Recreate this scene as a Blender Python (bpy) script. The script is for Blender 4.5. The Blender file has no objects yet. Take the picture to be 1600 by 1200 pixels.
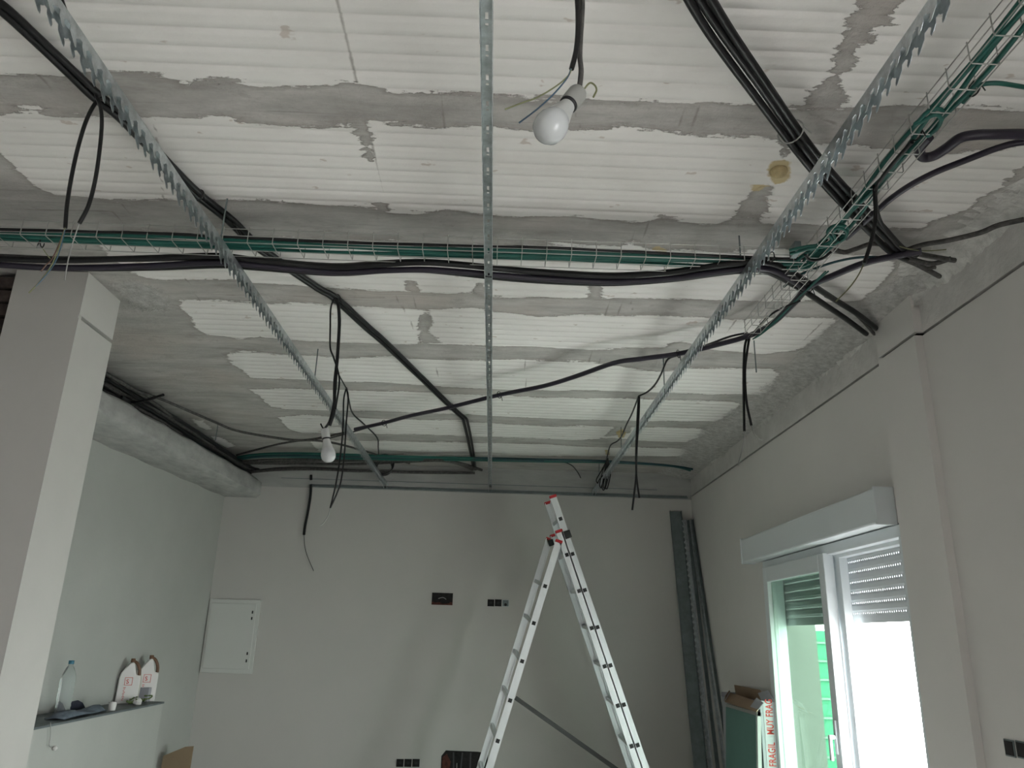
import bpy, math, random
import numpy as np
from mathutils import Vector, Matrix
random.seed(7)
rng = np.random.RandomState(3)
S = bpy.context.scene
COL = S.collection

# ---------------------------------------------------------------- camera
F = 1208.0                                  # focal length in pixels of a 1600 px wide frame
CAM = np.array([0, 0, 1.5])
_v = np.array([107, -3687, 1208.]); _y = np.array([-32, 395, 1208.])
AY = _y / np.linalg.norm(_y)
AZ = _v - (_v @ AY) * AY; AZ /= np.linalg.norm(AZ)
AX = np.cross(AY, AZ)
if AX[0] < 0: AX = -AX
RW = np.array([AX, AY, AZ])                 # world = RW @ (right, down, forward)
cd = bpy.data.cameras.new('camera'); cam = bpy.data.objects.new('camera', cd); COL.objects.link(cam)
cd.sensor_width = 36.0; cd.lens = F / 1600 * 36.0; cd.clip_start = .02; cd.clip_end = 200
r_, d_, f_ = RW[:, 0], RW[:, 1], RW[:, 2]
cam.matrix_world = Matrix([[r_[i], -d_[i], -f_[i], CAM[i]] for i in range(3)] + [[0, 0, 0, 1]])
S.camera = cam

# ---------------------------------------------------------------- light and exposure
S.view_settings.view_transform = 'Standard'; S.view_settings.look = 'None'
S.view_settings.gamma = 1; S.view_settings.use_curve_mapping = False
S.view_settings.exposure = 1.2
w = bpy.data.worlds.new('world'); S.world = w; w.use_nodes = True
wn = w.node_tree; bg = wn.nodes['Background']
bg.inputs[0].default_value = (.97, .985, 1.0, 1); bg.inputs[1].default_value = 9.0
S.cycles.max_bounces = 14; S.cycles.diffuse_bounces = 10; S.cycles.transparent_max_bounces = 12
S.cycles.sample_clamp_indirect = 8
def portal(x, y, z, sy, sz):
    l = bpy.data.lights.new('window_portal', 'AREA'); l.shape = 'RECTANGLE'; l.size = sz; l.size_y = sy
    l.cycles.is_portal = True
    o = bpy.data.objects.new('window_portal', l); COL.objects.link(o)
    o.location = (x, y, z); o.rotation_euler = (0, math.radians(90), 0)
portal(2.14, 4.36, 1.0, 1.9, 2.06)
portal(2.14, -.6, 1.15, 1.2, 2.3)

# ---------------------------------------------------------------- geometry helpers
def ray(px, py): return RW @ np.array([px - 800, py - 600, F])
def Pz(px, py, z): d = ray(px, py); return CAM + d * (z - CAM[2]) / d[2]
def Py(px, py, Y): d = ray(px, py); return CAM + d * (Y - CAM[1]) / d[1]
def Px(px, py, X): d = ray(px, py); return CAM + d * (X - CAM[0]) / d[0]
def zp(pts, z=2.96): return [Pz(p[0], p[1], p[2] if len(p) > 2 else z) for p in pts]
def yp(pts, Y): return [Py(p[0], p[1], Y) for p in pts]
def hp(pts, z0): return yp(pts, Pz(pts[0][0], pts[0][1], z0)[1])

class MB:
    def __init__(s): s.v = []; s.f = []
    def add(s, v, f):
        n = len(s.v); s.v += [tuple(float(c) for c in q) for q in v]; s.f += [tuple(i + n for i in q) for q in f]; return s
    def box(s, a, b):
        (x0, y0, z0), (x1, y1, z1) = [min(p, q) for p, q in zip(a, b)], [max(p, q) for p, q in zip(a, b)]
        return s.add([(x0,y0,z0),(x1,y0,z0),(x1,y1,z0),(x0,y1,z0),(x0,y0,z1),(x1,y0,z1),(x1,y1,z1),(x0,y1,z1)],
                     [(0,3,2,1),(4,5,6,7),(0,1,5,4),(1,2,6,5),(2,3,7,6),(3,0,4,7)])
    def hexa(s, bottom, top):
        return s.add(list(bottom) + list(top), [(0,3,2,1),(4,5,6,7),(0,1,5,4),(1,2,6,5),(2,3,7,6),(3,0,4,7)])
    def prism(s, poly, depth):
        """poly: list of 3-D points, depth: extrusion vector"""
        n = len(poly); p = [np.array(q, float) for q in poly]; d = np.array(depth, float)
        return s.add(p + [q + d for q in p], [tuple(range(n))[::-1], tuple(range(n, 2*n))] + [(i, (i+1) % n, n + (i+1) % n, n + i) for i in range(n)])
    def beam(s, a, b, w, h, up=(0, 0, 1)):
        a = np.array(a, float); b = np.array(b, float); d = b - a; d /= np.linalg.norm(d)
        u = np.array(up, float); sd = np.cross(d, u); sd /= np.linalg.norm(sd); u = np.cross(sd, d)
        q = [a - sd*w/2 - u*h/2, a + sd*w/2 - u*h/2, a + sd*w/2 + u*h/2, a - sd*w/2 + u*h/2]
        return s.add(q + [c + b - a for c in q], [(0,3,2,1),(4,5,6,7),(0,1,5,4),(1,2,6,5),(2,3,7,6),(3,0,4,7)])
    def tube(s, pts, r, n=8, closed=False):
        P = np.array(pts, float)
        keep = [0] + [i for i in range(1, len(P)) if np.linalg.norm(P[i] - P[i-1]) > 1e-5]; P = P[keep]
        m = len(P); rr = r if hasattr(r, '__len__') else [r] * m
        T = np.gradient(P, axis=0); T /= (np.linalg.norm(T, axis=1)[:, None] + 1e-9)
        u = np.cross(T[0], (0, 0, 1) if abs(T[0][2]) < .9 else (1, 0, 0)); u /= np.linalg.norm(u)
        V = []
        for i in range(m):
            u = u - (u @ T[i]) * T[i]; u /= np.linalg.norm(u); w_ = np.cross(T[i], u)
            for k in range(n):
                a = 2*math.pi*k/n; V.append(P[i] + rr[i] * (math.cos(a)*u + math.sin(a)*w_))
        f = [(i*n + k, i*n + (k+1) % n, (i+1)*n + (k+1) % n, (i+1)*n + k) for i in range(m-1) for k in range(n)]
        if not closed: f += [tuple(range(n))[::-1], tuple((m-1)*n + k for k in range(n))]
        return s.add(V, f)
    def lathe(s, prof, c=(0, 0, 0), axis=(0, 0, 1), n=24):
        a = Vector(axis).normalized(); q = Vector((0, 0, 1)).rotation_difference(a); V = []
        for (r, z) in prof:
            for k in range(n):
                t = 2*math.pi*k/n; V.append(Vector(c) + q @ Vector((r*math.cos(t), r*math.sin(t), z)))
        m = len(prof)
        f = [(i*n + k, i*n + (k+1) % n, (i+1)*n + (k+1) % n, (i+1)*n + k) for i in range(m-1) for k in range(n)]
        f += [tuple(range(n))[::-1], tuple((m-1)*n + k for k in range(n))]
        return s.add(V, f)
    def build(s, name, mat, parent=None, smooth=False, bevel=0):
        me = bpy.data.meshes.new(name); me.from_pydata(s.v, [], s.f); me.materials.append(mat); me.update()
        if smooth:
            me.polygons.foreach_set('use_smooth', [True] * len(me.polygons))
            me.set_sharp_from_angle(angle=math.radians(50))
        o = bpy.data.objects.new(name, me); COL.objects.link(o)
        if parent: o.parent = parent; o.matrix_parent_inverse = Matrix.Translation(parent.location).inverted() if parent.type == 'EMPTY' else Matrix()
        if bevel:
            b = o.modifiers.new('bevel', 'BEVEL'); b.width = bevel; b.segments = 2; b.limit_method = 'ANGLE'
        return o
def tag(o, label=None, cat=None, group=None, kind=None):
    if label: o['label'] = label
    if cat: o['category'] = cat
    if group: o['group'] = group
    if kind: o['kind'] = kind
    return o
def empty(name, loc, label, cat, group=None):
    o = bpy.data.objects.new(name, None); o.empty_display_size = .05; COL.objects.link(o); o.location = [float(c) for c in loc]
    return tag(o, label, cat, group)
def struct(mb, name, mat, **k): return tag(mb.build(name, mat, **k), kind='structure')
def smooth(pts, n=6):
    P = [np.array(p, float) for p in pts]; P = [2*P[0] - P[1]] + P + [2*P[-1] - P[-2]]; out = []
    for i in range(1, len(P) - 2):
        p0, p1, p2, p3 = P[i-1:i+3]
        for k in range(n):
            t = k / n
            out.append(.5*((2*p1) + (-p0+p2)*t + (2*p0-5*p1+4*p2-p3)*t*t + (-p0+3*p1-3*p2+p3)*t**3))
    out.append(P[-2]); return out

# ---------------------------------------------------------------- materials
def mat(name, col, rough=.6, metal=0, noise=0, scale=8, bump=0, bscale=60, col2=None, spec=.5, stretch=(1, 1, 1), trans=0, ior=1.45):
    m = bpy.data.materials.new(name); m.use_nodes = True; nt = m.node_tree; N = nt.nodes; L = nt.links; b = N['Principled BSDF']
    b.inputs['Base Color'].default_value = (*col, 1); b.inputs['Roughness'].default_value = rough; b.inputs['Metallic'].default_value = metal
    b.inputs['Specular IOR Level'].default_value = spec; b.inputs['Transmission Weight'].default_value = trans; b.inputs['IOR'].default_value = ior
    if noise or bump:
        tc = N.new('ShaderNodeTexCoord'); mp = N.new('ShaderNodeMapping'); mp.inputs['Scale'].default_value = stretch
        L.new(tc.outputs['Object'], mp.inputs['Vector'])
    if noise:
        n = N.new('ShaderNodeTexNoise'); n.inputs['Scale'].default_value = scale; n.inputs['Detail'].default_value = 6; n.inputs['Roughness'].default_value = .62
        L.new(mp.outputs[0], n.inputs['Vector'])
        r = N.new('ShaderNodeValToRGB'); r.color_ramp.elements[0].position = .3; r.color_ramp.elements[1].position = .7
        c2 = col2 or tuple(c * (1 - noise) for c in col)
        r.color_ramp.elements[0].color = (*c2, 1); r.color_ramp.elements[1].color = (*(tuple(min(1, c*(1+noise*.3)) for c in col) if not col2 else col), 1)
        L.new(n.outputs[0], r.inputs[0]); L.new(r.outputs[0], b.inputs['Base Color'])
    if bump:
        n2 = N.new('ShaderNodeTexNoise'); n2.inputs['Scale'].default_value = bscale; n2.inputs['Detail'].default_value = 5
        L.new(mp.outputs[0], n2.inputs['Vector'])
        bp = N.new('ShaderNodeBump'); bp.inputs['Strength'].default_value = bump; bp.inputs['Distance'].default_value = .01
        L.new(n2.outputs[0], bp.inputs['Height']); L.new(bp.outputs[0], b.inputs['Normal'])
    return m
M = {}
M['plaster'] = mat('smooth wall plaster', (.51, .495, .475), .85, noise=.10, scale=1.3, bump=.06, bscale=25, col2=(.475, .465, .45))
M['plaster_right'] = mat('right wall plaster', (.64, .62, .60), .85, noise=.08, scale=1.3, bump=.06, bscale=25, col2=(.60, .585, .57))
M['rear_bounce'] = mat('rear wall bounce white', (.78, .77, .75), .85)  # unseen rear wall, whitened to bounce light onto the right wall
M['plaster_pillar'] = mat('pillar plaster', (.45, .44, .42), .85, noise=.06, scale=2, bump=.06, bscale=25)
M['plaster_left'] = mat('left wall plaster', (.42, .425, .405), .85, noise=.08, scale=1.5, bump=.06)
M['rough'] = mat('rough sprayed plaster', (.60, .59, .57), .95, noise=.35, scale=16, bump=.9, bscale=38)
M['beamp'] = mat('beam plaster', (.42, .42, .41), .9, noise=.3, scale=9, bump=.35, bscale=40, stretch=(1, .5, 1))
M['black'] = mat('black corrugated plastic', (.012, .012, .013), .38, noise=.6, scale=15, spec=.4)
M['dusty'] = mat('dusty black plastic', (.022, .021, .021), .6, noise=.85, scale=50, col2=(.10, .095, .09))
M['purple'] = mat('dark violet plastic hose', (.022, .018, .03), .33, spec=.5)
M['green'] = mat('green cable sheath', (.012, .105, .085), .4, noise=.3, scale=9)
M['teal'] = mat('dark teal cable sheath', (.012, .05, .06), .4)
M['galv'] = mat('galvanised steel', (.56, .60, .62), .33, metal=.9, noise=.35, scale=30)
M['galv_dark'] = mat('dull galvanised steel', (.20, .235, .24), .5, metal=.6, noise=.25, scale=14)
M['dark_steel'] = mat('dark painted steel', (.05, .05, .05), .5)
M['wire'] = mat('zinc wire', (.42, .42, .40), .4, metal=.7)
M['alu'] = mat('brushed aluminium', (.72, .75, .77), .36, metal=.75, noise=.08, scale=12, stretch=(1, 1, .2))
M['red'] = mat('red plastic', (.40, .015, .02), .45)
M['blackp'] = mat('black plastic', (.012, .012, .013), .5)
M['pvc'] = mat('white window plastic', (.62, .66, .68), .35)
M['slat'] = mat('grey shutter slat', (.50, .52, .53), .45)
M['dark'] = mat('painted recess shade', (.02, .018, .018), .9, noise=.6, scale=40)  # near-black colour that stands in for shade inside holes and slits
M['brick'] = mat('exposed dark brick', (.055, .04, .035), .9, noise=.7, scale=18, bump=.6, bscale=30)
M['brickred'] = mat('broken red brick', (.10, .035, .025), .9, noise=.6, scale=40, bump=.6)
M['panel'] = mat('panel white paint', (.56, .57, .55), .5)
M['bulb'] = mat('opal bulb plastic', (.46, .475, .48), .18, spec=.6)
M['bulbneck'] = mat('bulb neck plastic', (.40, .41, .40), .35)
M['socket'] = mat('grey lamp holder', (.27, .27, .255), .5)
M['w_yg'] = mat('yellow green wire', (.17, .18, .09), .5)
M['w_bl'] = mat('blue wire', (.05, .10, .15), .5)
M['w_br'] = mat('brown wire', (.10, .05, .035), .5)
M['w_wh'] = mat('pale grey wire', (.30, .30, .29), .5)
M['box_in'] = mat('brown cardboard', (.26, .175, .115), .9, noise=.15, scale=10)
M['box_out'] = mat('white cardboard', (.34, .34, .37), .75)
M['board'] = mat('green plasterboard paper', (.095, .19, .17), .85, noise=.06)
M['boardedge'] = mat('pale board edge', (.42, .42, .42), .8)
M['redink'] = mat('red ink', (.52, .06, .05), .8)
M['jug'] = mat('white jug plastic', (.66, .64, .63), .4)
M['jugbrown'] = mat('brown plastic', (.13, .065, .035), .4)
M['pet'] = mat('clear bottle plastic', (.80, .85, .85), .12, trans=.88, ior=1.25)
M['bcap'] = mat('blue bottle cap', (.03, .15, .22), .4)
M['cloth'] = mat('blue grey cloth', (.14, .17, .21), .9, noise=.4, scale=14, bump=.4)
M['clothd'] = mat('navy cloth', (.03, .035, .06), .9)
M['leaf'] = mat('green packaging scraps', (.14, .19, .07), .7, noise=.6, scale=40)
M['terr'] = mat('terrace concrete', (.55, .55, .53), .9)
M['extwall'] = mat('pale exterior render', (.20, .215, .20), .9, noise=.05)
M['net'] = mat('green shade netting', (.07, .30, .18), .8)
M['rail'] = mat('white painted steel', (.7, .7, .7), .5)
M['foam'] = mat('yellow expanding foam', (.50, .40, .22), .8, noise=.3, scale=30, bump=.5)
def glass():
    m = bpy.data.materials.new('window glass'); m.use_nodes = True; nt = m.node_tree; N = nt.nodes; L = nt.links; N.remove(N['Principled BSDF'])
    t = N.new('ShaderNodeBsdfTransparent'); t.inputs[0].default_value = (.52, .62, .55, 1)
    g = N.new('ShaderNodeBsdfGlossy'); g.inputs['Roughness'].default_value = .02; lw = N.new('ShaderNodeLayerWeight'); lw.inputs[0].default_value = .5; pw = N.new('ShaderNodeMath'); pw.operation = 'POWER'; pw.inputs[1].default_value = 4; L.new(lw.outputs['Facing'], pw.inputs[0])
    ml = N.new('ShaderNodeMath'); ml.operation = 'MULTIPLY_ADD'; ml.inputs[1].default_value = .5; ml.inputs[2].default_value = .04; L.new(pw.outputs[0], ml.inputs[0])
    mx = N.new('ShaderNodeMixShader'); L.new(ml.outputs[0], mx.inputs[0]); L.new(t.outputs[0], mx.inputs[1]); L.new(g.outputs[0], mx.inputs[2])
    L.new(mx.outputs[0], N['Material Output'].inputs[0]); return m
M['glass'] = glass()

def ceiling_mat():
    m = bpy.data.materials.new('joist and polystyrene block ceiling'); m.use_nodes = True; nt = m.node_tree; N = nt.nodes; L = nt.links; b = N['Principled BSDF']
    b.inputs['Roughness'].default_value = .9; b.inputs['Specular IOR Level'].default_value = .2
    tc = N.new('ShaderNodeTexCoord')
    def at(n): a = N.new('ShaderNodeAttribute'); a.attribute_name = n; return a.outputs['Fac']
    def noise(sc, st, det=4, rough=.6):
        mp = N.new('ShaderNodeMapping'); mp.inputs['Scale'].default_value = st; L.new(tc.outputs['Object'], mp.inputs[0])
        n = N.new('ShaderNodeTexNoise'); n.inputs['Scale'].default_value = sc; n.inputs['Detail'].default_value = det; n.inputs['Roughness'].default_value = rough
        L.new(mp.outputs[0], n.inputs['Vector']); return n.outputs[0]
    def ma(op, a, c, cl=False):
        n = N.new('ShaderNodeMath'); n.operation = op; n.use_clamp = cl
        for i, q in enumerate((a, c)):
            if isinstance(q, (int, float)): n.inputs[i].default_value = q
            else: L.new(q, n.inputs[i])
        return n.outputs[0]
    def mapr(v, a, c, d=0., e=1.):
        n = N.new('ShaderNodeMapRange'); n.inputs['From Min'].default_value = a; n.inputs['From Max'].default_value = c
        n.inputs['To Min'].default_value = d; n.inputs['To Max'].default_value = e; L.new(v, n.inputs['Value']); return n.outputs[0]
    def mixc(f, a, c):
        n = N.new('ShaderNodeMix'); n.data_type = 'RGBA'
        if isinstance(f, (int, float)): n.inputs[0].default_value = f
        else: L.new(f, n.inputs[0])
        for i, q in ((6, a), (7, c)):
            if isinstance(q, tuple): n.inputs[i].default_value = (*q, 1)
            else: L.new(q, n.inputs[i])
        return n.outputs[2]
    d = at('blockdist')
    n1 = mapr(noise(1, (4, 30, 1), 6, .7), 0, 1, -.06, .06)
    n2 = mapr(noise(38, (1, 1, 1), 5, .7), 0, 1, -.022, .022)
    dd = ma('ADD', ma('ADD', d, n1), n2)
    white = mapr(dd, -.003, .003)
    # block faces: slight panel to panel tone, dust, small reddish scars
    pn = mapr(noise(1.1, (1, 1.5, 1), 5), .3, .7)
    wcol = mixc(pn, (.69, .675, .65), (.80, .785, .765))
    wst = mapr(noise(1.6, (1, 1.3, 1), 8, .72), .50, .72, 0, .30)
    wcol = mixc(wst, wcol, (.56, .53, .50))
    sc = mapr(noise(9, (1, 1.5, 1), 3), .67, .70, 0, .55)
    wcol = mixc(sc, wcol, (.42, .34, .29))
    # concrete
    cn = mapr(noise(3.2, (1, 3, 1), 8, .68), .28, .72)
    ccol = mixc(cn, (.31, .295, .28), (.55, .535, .515))
    cn2 = mapr(noise(1.3, (1, 1, 1), 3), .52, .66, 0, .55)
    ccol = mixc(cn2, ccol, (.47, .415, .38))
    st = mapr(noise(1.6, (.8, 26, 1), 7, .75), .56, .66, 0, .6)
    ccol = mixc(st, ccol, (.27, .26, .25))
    blot = mapr(noise(5.5, (1, 1.4, 1), 5, .7), .60, .68, 0, .45)
    ccol = mixc(blot, ccol, (.29, .265, .25))
    rim = mapr(ma('ADD', dd, mapr(noise(14, (1, 1, 1), 4), 0, 1, -.012, .012)), -.030, -.004, 0, .55)
    ccol = mixc(rim, ccol, (.30, .275, .255))
    col = mixc(white, ccol, wcol)
    j = mapr(ma('ADD', at('jointdist'), mapr(noise(30, (1, 1, 1), 4), 0, 1, -.004, .004)), .0015, .007, .7, 0)
    col = mixc(j, col, (.24, .22, .20))
    fm = mapr(ma('ADD', at('foamdist'), mapr(noise(22, (1, 1, 1), 4), 0, 1, -.02, .02)), -.004, .004)
    col = mixc(fm, col, (.52, .43, .26))
    rg = mapr(ma('ADD', at('roughdist'), mapr(noise(9, (1, 1, 1), 6, .7), 0, 1, -.10, .10)), -.03, .03)
    rn = mapr(noise(26, (1, 1, 1), 8, .75), .35, .65)
    col = mixc(rg, col, mixc(rn, (.40, .39, .38), (.68, .67, .65)))
    L.new(col, b.inputs['Base Color'])
    h = ma('ADD', ma('MULTIPLY', noise(35, (1, 1, 1), 8, .7), mapr(white, 0, 1, .5, .12)), ma('MULTIPLY', ma('MULTIPLY', noise(30, (1, 1, 1), 8, .8), rg), 2.0))
    h = ma('ADD', h, ma('MULTIPLY', white, -.35))
    bp = N.new('ShaderNodeBump'); bp.inputs['Strength'].default_value = .8; bp.inputs['Distance'].default_value = .012
    L.new(h, bp.inputs['Height']); L.new(bp.outputs[0], b.inputs['Normal'])
    return m
M['ceiling'] = ceiling_mat()

# ================================================================= STRUCTURE
HC = 3.0; XR = 1.82; YB = 7.15; HG = 2.79
# ---- ceiling: grooved polystyrene blocks between concrete joists; outlines of the blocks
B = [
 # (outer outline of each block strip, picture frame coordinates projected on the ceiling plane)
 [(-150,-60),(-150,120),(0,118),(45,119),(95,119),(165,112),(175,111),(256,118),(287,131),(304,124),(371,126),(391,135),(455,135),(500,136),(557,131),(584,136),(611,145),(665,145),(746,148),(827,155),(935,158),(1067,162),(1127,162),(1205,165),(1242,168),(1296,165),(1316,169),(1397,165),(1465,166),(1600,172),(1720,150),(1760,60),(1720,-60)],
 [(-60,200),(-20,185),(10,180),(27,172),(61,169),(75,179),(152,179),(236,184),(304,184),(354,186),(405,196),(506,197),(540,192),(574,192),(631,197),(746,199),(834,202),(979,202),(1070,209),(1127,213),(1188,213),(1229,222),(1296,226),(1364,233),(1404,236),(1480,240),(1566,232),(1600,225),(1650,225),(1640,240),(1600,256),(1566,294),(1532,310),(1505,331),(1465,344),(1435,358),(1380,357),(1262,351),(1161,351),(1094,351),(1060,344),(1036,337),(1002,348),(952,344),(901,337),(867,337),(817,341),(760,337),(699,327),(665,334),(611,334),(581,324),(530,322),(489,320),(405,314),(304,314),(236,311),(169,314),(81,304),(47,287),(27,267),(0,240)],
 [(148,372),(179,360),(236,360),(290,367),(371,372),(439,374),(530,375),(621,375),(641,385),(746,385),(820,383),(881,381),(918,385),(969,385),(986,378),(1013,391),(1070,393),(1200,391),(1262,390),(1316,395),(1364,397),(1397,407),(1401,418),(1374,445),(1347,470),(1296,473),(1195,470),(1060,468),(969,466),(948,468),(915,466),(834,466),(760,465),(732,458),(699,460),(655,457),(611,455),(530,451),(482,448),(405,443),(358,438),(270,438),(229,434),(199,424),(170,400)],
 [(280,470),(304,468),(405,475),(459,472),(506,477),(560,478),(631,482),(662,483),(705,483),(739,482),(780,488),(847,495),(935,492),(969,494),(1013,492),(1070,495),(1161,499),(1276,497),(1313,499),(1289,515),(1279,529),(1249,546),(1195,554),(1130,549),(1067,542),(986,544),(928,548),(834,542),(766,541),(700,538),(648,539),(600,537),(530,536),(405,527),(371,531),(354,526),(324,524),(304,512),(297,495),(280,482)],
 [(354,556),(378,549),(439,554),(540,559),(597,558),(665,561),(766,563),(867,564),(925,566),(975,573),(1016,580),(1036,581),(1070,576),(1094,576),(1205,576),(1215,583),(1215,590),(1202,607),(1195,617),(1060,615),(1002,613),(901,610),(800,610),(732,607),(665,602),(597,598),(530,597),(472,593),(391,591),(381,581),(368,573),(358,563)],
 [(388,608),(439,607),(540,610),(665,613),(746,618),(901,622),(1060,625),(1141,627),(1158,632),(1141,647),(1121,659),(1070,659),(901,656),(766,650),(631,644),(530,642),(456,640),(425,637),(412,627),(402,617)],
 [(435,652),(472,649),(540,652),(614,655),(699,657),(766,661),(867,666),(969,667),(1070,669),(1100,671),(1121,674),(1097,681),(1073,691),(1010,690),(959,684),(901,688),(800,684),(699,681),(631,679),(530,677),(472,677),(452,671),(442,661)],
 [(482,688),(530,688),(699,691),(834,694),(952,699),(1070,701),(1086,705),(1066,713),(900,713),(700,711),(560,709),(500,706)],
 [(300,655),(316,658),(332,671),(322,672),(308,666)],
 [(329,682),(345,684),(368,697),(355,700),(338,692)],
]
HOLES = [  # concrete that ran over the blocks
 [(1340,-80),(1343,0),(1340,17),(1320,27),(1316,60),(1301,88),(1300,118),(1262,145),(1269,170),(1300,172),(1327,155),(1316,148),(1310,128),(1316,111),(1340,98),(1343,74),(1370,67),(1357,50),(1398,37),(1384,27),(1411,0),(1412,-80)],
 [(1200,340),(1140,345),(1112,352),(1180,356),(1202,324),(1205,290),(1195,290),(1168,303),(1154,327),(1141,345)],
 [(1229,215),(1222,226),(1220,249),(1227,249),(1233,232),(1240,224)],
 [(528,128),(532,142),(548,200),(564,220),(567,243),(584,257),(580,225),(577,200),(558,130)],
 [(584,315),(604,314),(612,340),(590,336)],
 [(635,438),(648,438),(655,459),(634,456)],
 [(745,441),(760,444),(760,462),(735,460)],
 [(921,458),(925,448),(935,443),(942,458),(940,470),(915,468)],
 [(655,495),(668,485),(675,498),(668,516),(690,537),(655,538)],
 [(1036,545),(1046,536),(1065,533),(1090,541),(1080,552)],
 [(955,672),(965,665),(985,662),(985,676),(940,684)],
]
JOINTS = [[(520,-60),(527,0),(540,50),(557,131)],[(578,200),(588,262),(600,316),(611,334)],[(612,376),(622,378)],[(630,480),(660,541)],[(985,470),(990,494)],
          [(675,560),(690,600)],[(1150,500),(1120,545)],[(1190,395),(1150,466)],[(1285,503),(1215,575)],[(240,184),(250,250),(255,312)],
          [(820,563),(822,608)],[(700,655),(706,680)],[(900,180),(905,200)],[(530,137),(549,200)],[(687,146),(694,200)],[(1068,163),(1061,210)],[(1092,163),(1080,210)],[(995,345),(984,382)],[(1013,345),(1003,388)],[(1245,170),(1330,205)],[(615,459),(628,482)],[(642,459),(650,482)],[(952,470),(946,494)],[(972,470),(966,494)],[(648,541),(655,560)],[(925,548),(920,566)],[(940,548),(936,568)],[(1010,615),(1004,626)],[(290,436),(312,470)],[(170,320),(205,372)],[(190,320),(228,372)],[(0,330),(170,331)],[(190,568),(360,572)],[(180,595),(380,590)],[(182,520),(300,524)],[(300,462),(600,466)],[(60,120),(105,165)]]
FOAM = [[(1199,262),(1208,252),(1226,249),(1236,258),(1236,272),(1228,284),(1212,288),(1200,280)],[(1174,292),(1190,287),(1204,291),(1190,300),(1178,302)],
        [(964,674),(972,670),(978,676),(976,684),(966,684)],[(945,703),(952,703),(953,711),(947,712)],[(1016,388),(1030,386),(1044,393),(1030,398)]]
def poly2(pp): return np.array([Pz(x, y, HC)[:2] for x, y in pp])
def segdist(P, poly, closed=True):
    n = len(poly); best = np.full(len(P), 1e9)
    for i in range(n if closed else n - 1):
        a = poly[i]; b = poly[(i+1) % n]; ab = b - a; t = np.clip(((P - a) @ ab) / (ab @ ab + 1e-12), 0, 1)
        best = np.minimum(best, np.linalg.norm(P - a - t[:, None]*ab, axis=1))
    return best
def inside(P, poly):
    c = np.zeros(len(P), bool); n = len(poly)
    for i in range(n):
        a = poly[i]; b = poly[(i+1) % n]
        cond = (a[1] > P[:, 1]) != (b[1] > P[:, 1])
        xx = (b[0]-a[0]) * (P[:, 1]-a[1]) / (b[1]-a[1] + 1e-12) + a[0]; c ^= cond & (P[:, 0] < xx)
    return c
def sdist(P, polys, cl=.2):
    out = np.full(len(P), -cl)
    for pl in polys:
        lo = pl.min(0) - cl; hi = pl.max(0) + cl
        idx = np.where(((P > lo) & (P < hi)).all(1))[0]
        if len(idx) == 0: continue
        q = P[idx]; d = segdist(q, pl) * np.where(inside(q, pl), 1, -1); out[idx] = np.maximum(out[idx], np.clip(d, -cl, cl))
    return out
xs = np.arange(-3.3, 1.861, .02)
ys = list(np.arange(-3.0, 1.0, .1))
k = int(1.0/.07)
while True:
    g = .056 + .07*k
    if g > YB: break
    ys += [g-.007, g-.0025, g+.0025, g+.007, g+.022, g+.042]; k += 1
ys = np.array(sorted([y for y in ys if y < YB + .03] + [YB + .03]))
GX, GY = np.meshgrid(xs, ys); P2 = np.stack([GX.ravel(), GY.ravel()], 1)
blocks = [poly2(b) for b in B]
y0 = 1.30
for i in range(6):                                  # block strips behind the viewer
    blocks.append(np.array([(-1.66, y0 - .50), (1.60, y0 - .50), (1.60, y0), (-1.66, y0)])) if i else None
    y0 -= .70
blocks[0][[0, -1], 1] = 1.36
bd = sdist(P2, blocks); hd = sdist(P2, [poly2(h) for h in HOLES]); bd = np.minimum(bd, -hd)
fd = sdist(P2, [poly2(h) for h in FOAM], .1)
jd = np.full(len(P2), .2)
for jn in JOINTS: jd = np.minimum(jd, segdist(P2, poly2(jn), False))
rdist = np.clip(P2[:, 0] - (1.66 + .03*np.sin(P2[:, 1]*3.1) - np.clip((P2[:, 1]-3.4)*.05, -.06, .14)), -.2, .2)
rdist = np.maximum(rdist, np.clip(.13 - np.hypot((P2[:, 0]+1.72)*1.2, (P2[:, 1]-3.42)*.8), -.2, .03))
gr = np.abs(((P2[:, 1] - .056 + .035) % .07) - .035)
gz = np.where(gr < .003, .0044, 0) * np.clip(bd*60 + .3, 0, 1)
cz = .004 * np.clip(-bd*80, 0, 1) + .0025*np.sin(P2[:, 0]*7 + P2[:, 1]*3) * (bd < 0)
Z = HC + gz + cz - np.where(P2[:, 0] > 0, np.clip(rdist, 0, .2)*.22, 0)
nx, ny = len(xs), len(ys)
me = bpy.data.meshes.new('ceiling')
V = np.stack([P2[:, 0], P2[:, 1], Z], 1)
ii, jj = np.meshgrid(np.arange(nx-1), np.arange(ny-1)); a = (jj*nx + ii).ravel()
FQ = np.stack([a, a+nx, a+nx+1, a+1], 1)
me.vertices.add(len(V)); me.vertices.foreach_set('co', V.ravel().astype(np.float32))
me.loops.add(FQ.size); me.loops.foreach_set('vertex_index', FQ.ravel().astype(np.int32))
me.polygons.add(len(FQ)); me.polygons.foreach_set('loop_start', np.arange(0, FQ.size, 4, dtype=np.int32))
me.update(calc_edges=True); me.validate()
for n_, arr in (('blockdist', bd), ('foamdist', fd), ('jointdist', jd), ('roughdist', rdist)):
    at_ = me.attributes.new(n_, 'FLOAT', 'POINT'); at_.data.foreach_set('value', arr.astype(np.float32))
me.materials.append(M['ceiling'])
co = bpy.data.objects.new('ceiling', me); COL.objects.link(co); tag(co, kind='structure')
struct(MB().box((-3.4, -3.1, HC+.05), (2.15, 7.4, HC+.25)), 'ceiling_slab', M['beamp'])

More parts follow.
